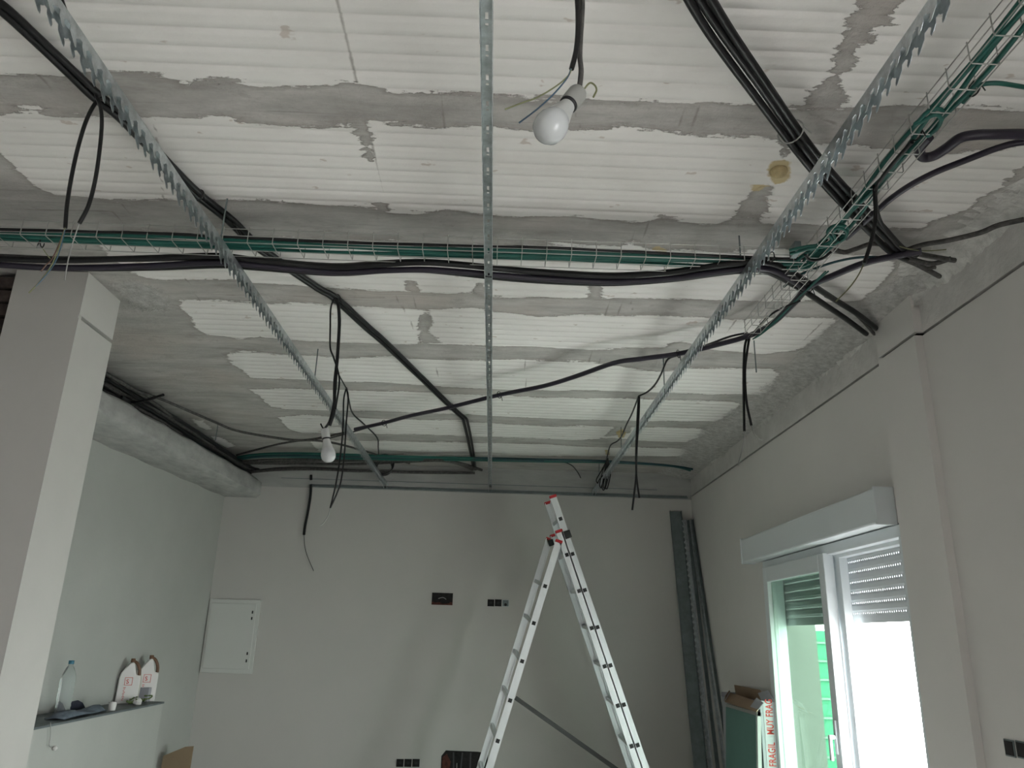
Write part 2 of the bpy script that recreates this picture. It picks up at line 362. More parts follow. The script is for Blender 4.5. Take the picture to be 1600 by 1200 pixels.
# ---- floor and outside
struct(MB().box((-3.4, -3.1, -.1), (2.15, 7.4, 0)), 'floor', mat('dusty screed floor', (.62, .60, .57), .85, noise=.15, scale=3))
struct(MB().box((2.15, -8, -.25), (14, 14, -.12)), 'terrace_floor', M['terr'])
struct(MB().box((2.12, 6.5, -.12), (2.60, 6.7, 3.2)), 'exterior_wall', M['extwall'])

# ---- walls
W = MB()                                                  # right wall with the two door openings
def wall_x(W, x0, x1, ya, yb, za, zb, holes):
    cuts = sorted(set([ya, yb] + [h for q in holes for h in q[:2]]))
    for p, q in zip(cuts[:-1], cuts[1:]):
        hh = [h for h in holes if h[0] <= p and h[1] >= q]
        if hh:
            h = hh[0]
            if h[2] > za: W.box((x0, p, za), (x1, q, h[2]))
            if h[3] < zb: W.box((x0, p, h[3]), (x1, q, zb))
        else: W.box((x0, p, za), (x1, q, zb))
DO = [(3.43, 5.30, 0., 2.04), (-1.2, 0., 0., 2.2)]
wall_x(W, XR, 2.12, -3.1, YB+.25, 0, HG, DO)
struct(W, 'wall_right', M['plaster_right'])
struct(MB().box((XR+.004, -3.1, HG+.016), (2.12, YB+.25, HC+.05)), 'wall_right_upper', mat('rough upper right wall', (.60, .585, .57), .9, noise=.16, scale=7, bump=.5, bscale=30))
struct(MB().box((XR+.024, -3.1, HG), (2.12, YB+.25, HG+.016)), 'trim_1', M['dark'])
struct(MB().box((1.785, 3.07, 0), (XR+.02, 3.40, HG)), 'wall_right_pilaster', M['plaster_right'])
struct(MB().box((1.788, 3.07, HG+.016), (XR+.02, 3.40, HC)), 'wall_right_pilaster_upper', M['plaster_right'])
struct(MB().box((1.805, 3.085, HG), (XR+.02, 3.385, HG+.016)), 'trim_2', M['dark'])
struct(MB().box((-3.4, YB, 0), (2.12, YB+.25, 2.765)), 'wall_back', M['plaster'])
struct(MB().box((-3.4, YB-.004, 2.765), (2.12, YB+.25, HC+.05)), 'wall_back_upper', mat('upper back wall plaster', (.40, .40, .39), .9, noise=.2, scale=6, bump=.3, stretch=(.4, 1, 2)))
struct(MB().box((-3.4, -3.3, 0), (2.12, -3.1, HC+.05)), 'wall_rear', M['rear_bounce'])
# left wall, turned a few degrees
def xl(Y): return -2.5 - .0745*(YB - Y)
LW = MB(); LW.hexa([(xl(-3.1)-.3, -3.1, 0), (xl(-3.1), -3.1, 0), (xl(YB), YB, 0), (xl(YB)-.3, YB, 0)], [(xl(-3.1)-.3, -3.1, HC+.05), (xl(-3.1), -3.1, HC+.05), (xl(YB), YB, HC+.05), (xl(YB)-.3, YB, HC+.05)])
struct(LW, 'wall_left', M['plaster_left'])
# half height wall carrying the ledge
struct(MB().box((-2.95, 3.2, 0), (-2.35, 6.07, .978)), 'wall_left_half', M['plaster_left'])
struct(MB().box((-2.95, 3.2, .978), (-2.342, 6.075, .990)), 'trim_3', mat('ledge top slate', (.13, .15, .16), .6, noise=.3, scale=9))
# downstand beam along left wall
bm = MB(); n = 26
def beam_x(Y): return -2.40 + .055*(Y - 3.6)
prof = lambda Y: [(xl(Y)-.02, 2.655), (beam_x(Y)+.0, 2.66), (beam_x(Y)+.035, 2.685), (beam_x(Y)+.03, 2.80), (beam_x(Y)-.01, 2.835), (xl(Y)-.02, 2.85)]
vs = []; fs = []
for i in range(n+1):
    Y = 3.3 + (YB-3.3)*i/n
    for (x, z) in prof(Y): vs.append((x + .006*math.sin(i*2.1+z*40), Y, z + .005*math.sin(i*1.7+x*9)))
for i in range(n):
    for q in range(6): fs.append((i*6+q, i*6+(q+1) % 6, (i+1)*6+(q+1) % 6, (i+1)*6+q))
bm.add(vs, fs); struct(bm, 'beam', M['beamp'], smooth=True)
# pillar, front face towards the viewer
struct(MB().box((-2.175, 3.18, 0), (-1.857, 3.49, HG-.012)), 'pillar', M['plaster_pillar'])
struct(MB().box((-2.175, 3.18, HG+.006), (-1.857, 3.49, HC)), 'pillar_upper', M['plaster_pillar'])
struct(MB().box((-2.170, 3.22, HG-.012), (-1.895, 3.485, HG+.006)).box((-2.175, 3.18, HG-.012), (-1.860, 3.205, HG+.006)), 'trim_4', M['plaster_pillar'])
# broken brick edge beside pillar
bk = MB(); zz = 2.0
while zz < 2.98:
    bk.box((-3.3, 3.205 + random.uniform(0, .02), zz), (-2.175 + random.uniform(.004, .03), 3.45, zz+.055)); zz += .066
struct(bk, 'wall_left_brick', M['brick'], bevel=.004)
# sprayed plaster in the angle of ceiling and right wall
cv = MB(); ns = 260; prof_n = 9; vs = []; fs = []
for i in range(ns+1):
    Y = 1.0 + (YB-1.0)*i/ns
    s_ = 1 + .25*math.sin(Y*5.3) + .15*math.sin(Y*13.7+1)
    for q in range(prof_n):
        t = q/(prof_n-1); a_ = t*math.pi/2
        x = XR + .012 - .16*s_*(1-math.sin(a_))**1.4; z = HC + .006 - .020*t - .085*s_*(1-math.cos(a_))**1.4
        if 3.05 < Y < 3.42: x -= .035*t
        jt = 0 if q in (0, prof_n-1) else .007
        vs.append((x + rng.uniform(-jt, jt), Y, z + rng.uniform(-jt, jt)))
for i in range(ns):
    for q in range(prof_n-1): fs.append((i*prof_n+q, i*prof_n+q+1, (i+1)*prof_n+q+1, (i+1)*prof_n+q))
cv.add(vs, fs); struct(cv, 'trim_5', M['rough'], smooth=True)
# perimeter rails on the back wall
struct(MB().box((-1.72, YB-.030, 2.772), (1.78, YB-.004, 2.776)).box((-1.72, YB-.008, 2.776), (1.78, YB-.004, 2.80)).box((-1.72, YB-.030, 2.776), (1.78, YB-.028, 2.783)), 'trim_6', M['galv_dark'])
struct(MB().box((-2.0, YB-.008, 2.845), (1.5, YB-.003, 2.850)), 'trim_7', M['galv_dark'])

# ---- balcony door (window_1)
wf = MB(); xi, xo = XR-.012, XR+.10
Y0, Y1, ZT = 3.435, 5.285, 2.03
wf.box((xi, Y0, ZT-.055), (xo, Y1, ZT)).box((xi, Y0, 0), (xo, Y0+.03, ZT-.055)).box((xi, Y1-.05, 0), (xo, Y1, ZT-.055)).box((xi, Y0+.03, 0), (xo, Y1-.05, .05))
win = struct(wf, 'window_1', M['pvc'], bevel=.003)
YM = 4.245
lf = MB(); l0, l1 = YM, Y1-.052; zt = ZT-.045; sw = .075
lf.box((xi-.022, l0, .05), (xi+.035, l0+sw, zt)).box((xi-.022, l1-sw, .05), (xi+.035, l1, zt)).box((xi-.022, l0+sw, zt-sw-.02), (xi+.035, l1-sw, zt)).box((xi-.022, l0+sw, .05), (xi+.035, l1-sw, .15))
leaf = lf.build('sash', M['pvc'], win, bevel=.004)
MB().box((xi+.004, l0+sw, .15), (xi+.010, l1-sw, zt-sw-.02)).build('pane', M['glass'], leaf)
MB().box((XR+.105, 5.286, .0), (2.13, 5.301, 2.03)).build('reveal', M['extwall'], win)
hd_ = MB().box((xi-.034, l0+.022, .98), (xi-.022, l0+.050, 1.14)).box((xi-.062, l0+.026, 1.05), (xi-.034, l0+.046, 1.07)).box((xi-.066, l0+.024, .95), (xi-.052, l0+.048, 1.07))
hd_.build('handle', M['pvc'], leaf, bevel=.003)
bl = MB(); bl.box((xi+.045, YM-.045, .05), (xi+.09, YM+.035, zt)).box((xi+.045, Y0+.042, zt-.03), (xi+.09, YM-.045, zt))
bl.box((xi+.045, Y0+.042, .05), (xi+.09, YM-.045, .12)).box((xi+.045, Y0+.030, .05), (xi+.09, Y0+.042, zt))
bl.build('sash', M['pvc'], win, bevel=.003)
sh = MB(); z = 1.675; xs0 = XR+.125
while z < 2.10:
    sh.add([(xs0, Y0, z), (xs0-.006, Y0, z+.012), (xs0-.006, Y0, z+.035), (xs0, Y0, z+.0455), (xs0+.008, Y0, z+.0455), (xs0+.008, Y0, z)] + [(xs0, Y1, z), (xs0-.006, Y1, z+.012), (xs0-.006, Y1, z+.035), (xs0, Y1, z+.0455), (xs0+.008, Y1, z+.0455), (xs0+.008, Y1, z)],
           [(i, (i+1) % 6, 6+(i+1) % 6, 6+i) for i in range(6)])
    yy = Y0
    while yy < Y1: sh.box((xs0-.002, yy, z-.010), (xs0+.004, yy+.013, z)); yy += .022
    z += .054
sh.box((xs0-.004, Y0, 1.622), (xs0+.012, Y1, 1.667))
sh.build('roller_shutter', M['slat'], win)
sb = MB(); sb.box((XR-.150+.06, 3.49, 2.035), (XR+.02, 5.47, 2.20)); sbo = sb.build('shutter_box', M['pvc'], win, bevel=.010)
MB().box((XR-.095, 3.475, 2.030), (XR, 3.492, 2.205)).box((XR-.095, 5.468, 2.030), (XR, 5.482, 2.205)).build('end_cap', M['pvc'], sbo, bevel=.003)
# fence of netting and rails outside
nt_ = empty('garden_fence', (2.8, 6.5, -.12), 'green netting fence with pale rails outside the balcony door', 'fence')
MB().box((2.62, 6.52, -.1), (2.93, 6.53, 1.62)).build('netting', M['net'], nt_)
fr_ = MB()
for i in range(12): fr_.box((2.60, 6.50, -.02+i*.14), (2.95, 6.515, -.005+i*.14))
fr_.build('rail', mat('dull fence rail', (.20, .30, .26), .6), nt_)
po = empty('terrace_post', (3.05, 5.6, -.12), 'thin upright post standing on the bright terrace outside the open door', 'post')
MB().box((3.035, 5.585, -.12), (3.065, 5.615, 1.50)).build('shaft', M['rail'], po); MB().box((3.0, 5.55, -.12), (3.10, 5.65, -.10)).build('base_plate', M['rail'], po)

# ---- second door behind the viewer, its light enters the room
d2 = MB(); d2.box((XR+.02, -1.14, 2.14), (XR+.09, -.06, 2.2)).box((XR+.02, -1.2, 0), (XR+.09, -1.14, 2.2)).box((XR+.02, -.06, 0), (XR+.09, 0, 2.2))
struct(d2, 'window_2', M['pvc'])

# ================================================================= WALL FITTINGS
# electrical cabinet
pa = Py(315, 1053, YB); pb = Py(402, 937, YB)
x0, x1, z0, z1 = -2.490, -2.045, 1.14, 1.752
ec = empty('electrical_cabinet', ((x0+x1)/2, YB, z0), 'white rectangular electrical cabinet with four black slots on the back wall', 'electrical cabinet')
MB().box((x0, YB-.022, z0), (x1, YB, z1)).build('frame', M['panel'], ec, bevel=.004)
dr = MB().box((x0+.02, YB-.030, z0+.035), (x1-.028, YB-.020, z1-.035)).build('door', M['panel'], ec, bevel=.004)
for i, zc in enumerate((z1-.085-.02, z1-.145-.012, z0+.165, z0+.105)):
    MB().box((x1-.062, YB-.0335, zc-.012), (x1-.050, YB-.029, zc+.012)).build('slot', M['blackp'], dr)
# sockets
def wallbox(px, py, label, plate=None, Y=YB, grp=None):
    c = Py(px, py, Y); o = empty('wall_box', (c[0], Y, c[2]), label, 'electrical box', grp); r = .026
    ring = MB(); 
    for a_, b_ in (((-r-.004, -r-.004), (r+.004, -r)), ((-r-.004, r), (r+.004, r+.004)), ((-r-.004, -r), (-r, r)), ((r, -r), (r+.004, r))):
        ring.box((c[0]+a_[0], Y-.005, c[2]+a_[1]), (c[0]+b_[0], Y, c[2]+b_[1]))
    ring.build('rim', M['blackp'] if plate is None else M['galv'], o)
    MB().box((c[0]-r, Y-.0025, c[2]-r), (c[0]+r, Y, c[2]+r)).build('cavity_sheet', M['dark'] if plate is None else plate, o, bevel=.0)
    s = MB(); s.lathe([(.010, 0), (.013, .002), (.010, .003)], (c[0], Y-.003, c[2]-(.013 if plate else 0)), (0, -1, 0), 12); s.build('terminal', M['blackp'], o)
    return o
wallbox(767, 942, 'left black empty box of the row of three beside the ladder')
wallbox(778.4, 942, 'middle black empty box of the row of three beside the ladder')
wallbox(790, 942.5, 'box closed by a grey metal insert beside the ladder', M['galv_dark'])
wallbox(625, 1192, 'left black box of the three low on the back wall')
wallbox(637.5, 1192, 'middle black box of the three low on the back wall')
wallbox(650, 1192, 'right black box of the three low on the back wall')
def wallbox_r(px, py, label):
    c = Px(px, py, XR); o = empty('wall_box', (XR, c[1], c[2]), label, 'electrical box'); r = .023
    m_ = MB().box((XR-.005, c[1]-r-.005, c[2]-r-.005), (XR, c[1]+r+.005, c[2]+r+.005)); m_.build('rim', M['galv_dark'], o, bevel=.002)
    MB().box((XR-.007, c[1]-r, c[2]-r), (XR-.004, c[1]+r, c[2]+r)).build('cavity_sheet', M['dark'], o, bevel=.002)
wallbox_r(1579, 1169, 'black wall box nearest the pilaster on the right wall')
wallbox_r(1598, 1172, 'black wall box cut by the right edge of the photo')
# four module box roughly cut in
def recess(name, label, x0, x1, z0, z1, ragged):
    o = empty(name, ((x0+x1)/2, YB, z0), label, 'wall recess')
    MB().box((x0, YB-.003, z0), (x1, YB, z1)).build('cavity_sheet', M['dark'], o)  # flat sheet on the wall face, hollow's shade painted by its colour
    b = MB(); n = 7
    for i in range(n):
        xa = x0 + (x1-x0)*i/n; b.box((xa, YB-.006, z0-.004), (xa+(x1-x0)/n, YB-.001, z0+random.uniform(.006, ragged)))
    b.build('broken_brick', M['brickred'], o); return o
a_ = Py(675, 925, YB); b_ = Py(707, 945, YB)
rc = recess('recessed_box', 'dark rectangular recess with broken red brick edge high on the back wall', a_[0]+.002, b_[0], b_[2], a_[2]-.005, .03)
MB().tube(smooth([(a_[0]+.06, YB-.006, b_[2]+.05), (a_[0]+.10, YB-.012, b_[2]+.06), (a_[0]+.13, YB-.006, b_[2]+.045)]), .003).build('wire', M['w_wh'], rc)
a_ = Py(691, 1173, YB); b_ = Py(756, 1173, YB)
rc = empty('broken_opening', (a_[0]+.19, YB, .2), 'large dark opening broken in the back wall behind the ladder foot', 'wall opening')
pl = [(a_[0], YB-.003, .20), (a_[0]+.38, YB-.003, .20), (a_[0]+.385, YB-.003, a_[2]-.01), (a_[0]+.30, YB-.003, a_[2]), (a_[0]+.12, YB-.003, a_[2]+.002), (a_[0]+.03, YB-.003, a_[2]+.004), (a_[0]-.005, YB-.003, a_[2]-.04)]
MB().prism(pl, (0, .003, 0)).build('cavity_sheet', M['dark'], rc)  # no hole cut, the opening's shade is painted as a dark sheet
MB().prism([(a_[0]+.0, YB-.008, .25), (a_[0]+.05, YB-.008, .25), (a_[0]+.075, YB-.008, a_[2]-.08), (a_[0]+.04, YB-.008, a_[2]-.02), (a_[0]+.005, YB-.008, a_[2]-.05)], (0, .005, 0)).build('brick', M['brickred'], rc)
for xx, k_ in ((.115, -.02), (.15, .02), (.24, .0)): MB().beam((a_[0]+xx, YB-.008, .25), (a_[0]+xx+k_, YB-.008, a_[2]-.01), .012, .004, (0, 1, 0)).build('flap', mat('dark plastic sheet', (.05, .05, .055), .4), rc)
MB().beam((a_[0]+.135, YB-.010, .25), (a_[0]+.128, YB-.010, a_[2]-.09), .006, .004, (0, 1, 0)).build('cable', M['w_wh'], rc)
# small black clip on the left wall
c = Px(133, 761, xl(4.6)+0.0); o = MB(); Yc = 4.62; c = np.array([xl(Yc)+.004, Yc, Px(133, 761, xl(Yc))[2]])
o.tube([c + [0, -.03, .02], c + [.01, 0, 0], c + [.003, .02, -.025]], .004)
tag(o.build('wall_clip', M['blackp']), 'tiny black clip stuck to the left wall beside the pillar', 'clip')

# ================================================================= CEILING PROFILES
def toothed(mb, x, ya, yb, zt, h=.042, w=.028, pitch=.10, ph=0.):
    """inverted U profile, hooked teeth on both flanges, slots in the web"""
    t = .0012
    y = ya
    while y < yb - 1e-6:                                        # web with a long and a short slot each 100 mm
        y2 = min(y+pitch, yb)
        segs = [(0, .030, 1), (.030, .052, 0), (.052, .062, 1), (.062, .070, 0), (.070, .1, 1)]
        for a, b, full in segs:
            if y+b > y2: b = y2-y
            if b <= a: continue
            if full: mb.box((x-w/2, y+a, zt-t), (x+w/2, y+b, zt))
            else: mb.box((x-w/2, y+a, zt-t), (x-.0035, y+b, zt)); mb.box((x+.0035, y+a, zt-t), (x+w/2, y+b, zt))
        y = y2
    zb = zt - h*.50
    for s in (-1, 1):
        xf = x + s*w/2
        mb.box((xf-t/2, ya, zb), (xf+t/2, yb, zt))
        y = ya + ph; k = 0
        while y + .05 < yb:
            # big hook then small hook, both leaning towards the back wall
            if k % 2 == 0: poly = [(-.002, 0), (.002, -.013), (.014, -.021), (.026, -.030), (.034, -.031), (.033, -.022), (.027, -.012), (.038, -.005), (.040, 0)]
            else: poly = [(.002, 0), (.005, -.011), (.018, -.023), (.027, -.026), (.029, -.018), (.022, -.008), (.030, 0)]
            mb.prism([(xf-t/2, y+a, zb+b) for a, b in poly], (t, 0, 0))
            y += pitch/2; k += 1
    return mb
for (x, lab) in ((-1.022, 'left toothed metal channel under the ceiling, ending near the far bulb'), (-.058, 'middle toothed metal channel seen straight from below'), (.903, 'right toothed metal channel, bright, near the cable tray')):
    o = empty('ceiling_channel', (x, 4.0, 2.82), lab, 'metal channel')
    toothed(MB(), x, .55, YB-.01, 2.822, ph=.02 if x > 0 else .0).build('profile', M['galv'], o)
    MB().box((x-.018, YB-.03, 2.778), (x+.018, YB-.004, 2.782)).build('end_clip', M['galv_dark'], o)
rods = [(-1.022, [(363, 375), (493, 590)], 'left channel'), (.903, [(1157, 430), (1036, 605), (969, 702)], 'right channel')]
for x, pl, nm in rods:
    for i, (px, py) in enumerate(pl):
        Y = Pz(px, py, 2.83)[1]
        where = {0: 'nearest the viewer', 1: 'in the middle distance', 2: 'farthest back, by the yellow foam'}[i]
        if x < 0: where = {0: 'above the mesh tray', 1: 'near the far hanging bulb cables'}[i]
        o = empty('hanger_rod', (x, Y, 2.81), 'thin steel rod holding the %s, %s' % (nm, where), 'threaded rod')
        MB().tube([(x, Y, 2.80), (x, Y, 2.998)], .003, 6).build('rod', M['galv_dark'], o)
        MB().lathe([(.008, 0), (.008, .006)], (x, Y, 2.823), (0, 0, 1), 6).build('nut', M['galv'], o)
for i, (a, b, lab) in enumerate([((1178, 532), (1182, 582), 'short thin rod end hanging beside the paired black cables'), ((341, 660), (341, 688), 'thin rod end above the dark cable bundle by the beam'), ((936, 722), (936, 748), 'thin rod end beside the looped black wires')]):
    p = Pz(*a, 2.99); q = Py(*b, p[1]); q = np.array([p[0], p[1], q[2]])
    tag(MB().tube([p, q], .003, 6).build('rod_end', M['galv_dark']), lab, 'rod')

# ================================================================= MESH CABLE TRAYS
def tray(name, label, axis, a, b, c0, c1, zf, zt, pitch=.0917, ph=0.0):
    """axis 0: runs along X between a and b at Y c0..c1; axis 1: runs along Y at X c0..c1"""
    o = empty(name, ((a+b)/2, (c0+c1)/2, zf) if axis == 0 else ((c0+c1)/2, (a+b)/2, zf), label, 'cable tray')
    P = (lambda t, c, z: (t, c, z)) if axis == 0 else (lambda t, c, z: (c, t, z))
    r = .0017
    wob = lambda i: .002*math.sin(i*1.3)
    for (c, z) in ((c0, zf), ((c0*.45+c1*.55), zf), (c1, zf), (c0, (zf+zt)/2), (c0, zt), (c1, (zf+zt)/2), (c1, zt)):
        MB().tube([P(a, c, z), P((a+b)/2, c+.003, z-.003), P(b, c, z)], r, 6).build('long_wire', M['wire'], o)
    t = a + ph; i = 0
    while t < b:
        e = .012; MB().tube([P(t, c0, zt+.004), P(t, c0, zf-.002+e*.3), P(t, c0+.004, zf-.003), P(t, c1-.004, zf-.003), P(t, c1, zf+.002), P(t, c1, zt+.004)], r, 6).build('cross_wire', M['wire'], o); t += pitch; i += 1
    return o
tray('cable_tray', 'wire mesh tray with green cables crossing the room under the ceiling', 0, -2.35, 1.12, 2.556, 2.665, 2.850, 2.906, ph=.03)
tray('cable_tray', 'wire mesh tray running along the right side towards the back wall', 1, 1.0, 3.26, 1.109, 1.180, 2.850, 2.906, ph=.047)

# ================================================================= CABLES
def cable(name, label, pts, r, m, cat='cable', group=None, sm=6, n=8, parent=None):
    o = MB().tube(smooth(pts, sm), r, n).build(name, M[m], parent, smooth=True)
    if parent is None: tag(o, label, cat, group)
    return o
def offset_path(path, side, up, seed=0, amp=.004):
    P = np.array(smooth(path, 5)); T = np.gradient(P, axis=0); T /= (np.linalg.norm(T, axis=1)[:, None]+1e-9)
    sd = np.cross(T, [0, 0, 1.]); sd /= (np.linalg.norm(sd, axis=1)[:, None]+1e-9); t = np.linspace(0, 1, len(P))*len(path)
    wv = amp*np.sin(t*1.1+seed*2.1); wu = amp*.6*np.sin(t*.8+seed*1.3)
    return P + sd*(side+wv)[:, None] + np.array([0, 0, 1.])*(up+wu)[:, None]
def bundle(name, labels, path, offs, r, m, group=None, cat='cable', amp=.004, cut=None):
    for i, (s, u) in enumerate(offs):
        lab = labels if isinstance(labels, str) else labels[i]
        mm = m if isinstance(m, str) else m[i]; rr = r if not hasattr(r, '__len__') else r[i]
        P = offset_path(path if not cut or not cut[i] else path[:-cut[i]], s, u, i + len(path), amp)
        tag(MB().tube(P, rr, 8).build(name, M[mm], None, smooth=True), lab, cat, group if isinstance(labels, str) else None)
def tie(p, r, direction, label, m='blackp'):
    d = np.array(direction, float); d /= np.linalg.norm(d); u = np.cross(d, [0, 0, 1.]); u /= np.linalg.norm(u); w_ = np.cross(d, u)
    ring = [p + r*(math.cos(a)*u + math.sin(a)*w_) for a in np.linspace(0, 2*math.pi, 17)]
    o = MB().tube(ring, .0022, 6); o.tube([p + r*u, p + r*u*1.2 - np.array([0, 0, .012]), p + r*u*1.5 - np.array([0, 0, .030])], .0018, 5)
    tag(o.build('cable_tie', M[m], smooth=True), label, 'cable tie')

# thick conduits crossing at upper right
A = zp([(1075, -35), (1093, 0), (1130, 58), (1190, 142), (1240, 212), (1290, 276), (1340, 330), (1372, 362), (1402, 392), (1425, 402)], 2.90)
bundle('conduit', ['%s black conduit of the three thick ones descending from the top edge' % q for q in ('right', 'middle', 'left')], A, [(-.021, 0), (0, .006), (.021, .002)], .0115, 'black', 'thick black conduits at upper right', amp=.002)
tie(A[4]*.9 + A[3]*.1, .037, A[4]-A[3], 'pale grey tie around the thick black conduits at upper right', 'w_wh')
# horizontal black run
H = zp([(-60, 406), (0, 409), (100, 413), (230, 411), (340, 407), (400, 412), (520, 422), (600, 418), (660, 416), (720, 420), (800, 428), (880, 434), (960, 437), (1050, 431), (1130, 420), (1185, 415), (1215, 422, 2.86), (1255, 445, 2.89), (1300, 475, 2.93), (1332, 496, 2.94), (1362, 518, 2.945)], 2.845)
bundle('conduit', ['lowest in the photo of the four black conduits sagging beside the mesh tray', 'second lowest of the four black conduits sagging beside the mesh tray', 'conduit nearest the mesh tray of the four sagging black ones', 'dusty conduit lying on top of the sagging black ones'], H, [(-.022, -.006), (.002, -.012), (.024, .004), (.004, .016)], .0125, ['black', 'purple', 'black', 'dusty'], 'black conduits under the mesh tray', amp=.004, cut=[0, 3, 0, 4])
# left diagonal run
D1 = zp([(-40, -10), (0, 12), (50, 56), (110, 112), (150, 150), (190, 182), (230, 224), (270, 266), (310, 305), (360, 345), (395, 380), (425, 402), (462, 427), (500, 452), (525, 467), (575, 513), (600, 535), (650, 583), (705, 636)], 2.965)
D1 += zp([(722, 651), (726, 655), (728, 662), (734, 690), (741, 730)], 2.965)
bundle('conduit', ['left conduit of the pair running diagonally from the upper left to the back wall', 'right conduit of the pair running diagonally from the upper left to the back wall'], D1, [(-.011, 0), (.012, .003)], [.0115, .010], ['black', 'black'], 'diagonal conduits at left', amp=.002)
for i, k_ in enumerate((8, 14, 18)):
    tie(D1[k_], .022, D1[k_+1]-D1[k_-1], ['black tie on the left diagonal conduits just before the mesh tray', 'black tie on the diagonal conduits where the bulb cable drops', 'black tie on the diagonal conduits where they cross the long run'][i])
# short dark wires down from the run into tray
cable('wire_end', 'short thick black wire dropping from the diagonal run into the tray', zp([(365, 350), (376, 368), (383, 386)], 2.93), .005, 'black')
# long run from the right wall to the far left
L1 = zp([(1440, 392), (1400, 400), (1350, 412), (1300, 432), (1262, 449), (1235, 478), (1205, 506), (1172, 524), (1120, 539), (1060, 553), (1000, 561), (960, 567), (900, 588), (850, 603), (780, 617), (700, 637), (640, 650), (600, 661), (555, 671)], 2.885)
bundle('conduit', ['thick violet conduit curving from the right wall, cut off near the far bulb', 'thinner black conduit strapped along the long curving one'], L1, [(0, 0), (.016, .004)], [.0135, .007], ['purple', 'black'], amp=.0015)
for i, k_ in enumerate((4, 9, 14, 17)):
    tie(L1[k_], .02, L1[k_+1]-L1[k_-1], ['black tie on the curving conduit under the right tray', 'black tie on the long conduit right of the middle channel', 'black tie where the long conduit passes the middle channel', 'black tie near the cut end of the long conduit'][i])
cable('conduit', 'dark conduit continuing left past the far bulb to the beam', zp([(548, 674), (535, 677), (520, 680), (490, 686), (465, 688), (430, 684), (370, 673), (330, 657), (290, 640), (250, 623), (200, 606), (160, 590)], 2.94), .010, 'dusty')
cable('conduit', 'dark conduit joining the green cables from behind the far bulb', zp([(370, 711), (400, 703), (440, 693), (480, 688), (520, 692), (560, 702), (600, 714), (640, 724)], 2.95), .009, 'dusty')
cable('conduit', 'thin dark conduit hanging a little below the far run', zp([(640, 652), (600, 661), (562, 672), (530, 681), (505, 687)], 2.92), .005, 'black')
# big hoses from the right edge
cable('hose', 'thick black hose entering from the right edge and turning back at the tray', zp([(1660, 214), (1600, 210), (1560, 210), (1525, 211), (1500, 216), (1478, 232), (1460, 243), (1445, 246), (1437, 240), (1440, 226), (1452, 214)], 2.90), .015, 'purple', 'hose')
cable('hose', 'black hose curving from the right edge down to the wall tangle', zp([(1660, 222), (1600, 222), (1560, 231), (1510, 250), (1460, 270), (1420, 291), (1390, 312), (1370, 330), (1345, 352), (1322, 372)], 2.90), .010, 'purple', 'hose')
cable('hose', 'short dark hose between the tray corner and the wall tangle', zp([(1305, 391), (1320, 394), (1340, 388), (1362, 381), (1385, 384), (1410, 396)], 2.93), .009, 'dusty', 'hose')
cable('cable', 'dark teal cable arching from the tray corner to the right wall', zp([(1225, 448), (1245, 432), (1275, 419), (1310, 408), (1345, 402), (1385, 402), (1410, 400)], 2.90), .005, 'teal')
# tangle that disappears in the plaster at the right wall
tg = [[(1385, 380), (1410, 392), (1440, 398), (1492, 407)], [(1390, 398), (1420, 404), (1455, 412), (1486, 404)], [(1400, 400), (1430, 412), (1455, 425), (1468, 432)], [(1395, 392), (1425, 405), (1445, 418), (1462, 418)],
      [(1405, 395), (1440, 383), (1480, 376), (1530, 364), (1560, 352), (1600, 343)]]
tl = ['upper black cable of the tangle entering the right wall', 'black cable crossing the tangle at the right wall', 'lowest black cable of the tangle at the right wall', 'short black cable inside the tangle at the right wall', 'black cable half buried in plaster running to the right edge']
for q, lab in zip(tg, tl):
    pts = [Pz(*p, 2.945 - .012*(i > 1)) for i, p in enumerate(q)]
    cable('cable', lab, pts, .010 if lab[0] != 's' else .007, 'dusty')
cable('conduit', 'upper conduit end half covered by plaster on the right wall', zp([(1290, 462), (1320, 478), (1345, 498), (1366, 522)], 2.95), .008, 'dusty')
# hanging pair by the right tray
cable('cable', 'black cable hanging from the right tray past its corner', hp([(1366, 290), (1367, 310), (1368, 335), (1365, 360), (1359, 385), (1350, 412)], 2.86), .006, 'black')
cable('wire', 'thin yellow green wire curving down from the hanging cable at the tray corner', hp([(1350, 412), (1340, 432), (1325, 452), (1306, 471)], 2.80), .0022, 'w_yg', 'wire')
cable('cable', 'black cable looping down from the right tray towards the wall tangle', zp([(1425, 222), (1400, 250), (1378, 278), (1368, 300), (1372, 335), (1385, 362), (1403, 384)], 2.84), .006, 'black')
cable('wire', 'thin greenish wire ending in the plaster at the right wall', zp([(1403, 384, 2.84), (1425, 390, 2.87), (1450, 392, 2.90), (1478, 390, 2.92)]), .0022, 'w_yg', 'wire')
# left loop pair
cable('cable', 'left black cable of the loop hanging before the pillar', hp([(163, 152), (150, 160), (135, 188), (122, 230), (112, 275), (105, 318), (102, 356)], 2.93), .0055, 'black')
cable('cable', 'right black cable of the loop hanging before the pillar', hp([(150, 148), (157, 168), (159, 195), (155, 240), (148, 285), (138, 322), (124, 349)], 2.93), .0055, 'black')
yl = Pz(155, 152, 2.93)[1]
cable('wire', 'yellow green wire spreading from the left loop over the pillar', yp([(102, 356), (93, 385), (80, 415), (62, 440), (45, 458)], yl), .0017, 'w_yg', 'wire')
cable('wire', 'blue wire hanging from the left loop over the pillar', yp([(102, 356), (95, 386), (86, 410), (72, 430), (55, 448)], yl), .0015, 'w_bl', 'wire')
cable('wire', 'brown wire hanging from the left loop over the pillar', yp([(102, 356), (92, 382), (81, 405), (72, 414), (64, 424)], yl), .0017, 'w_br', 'wire')
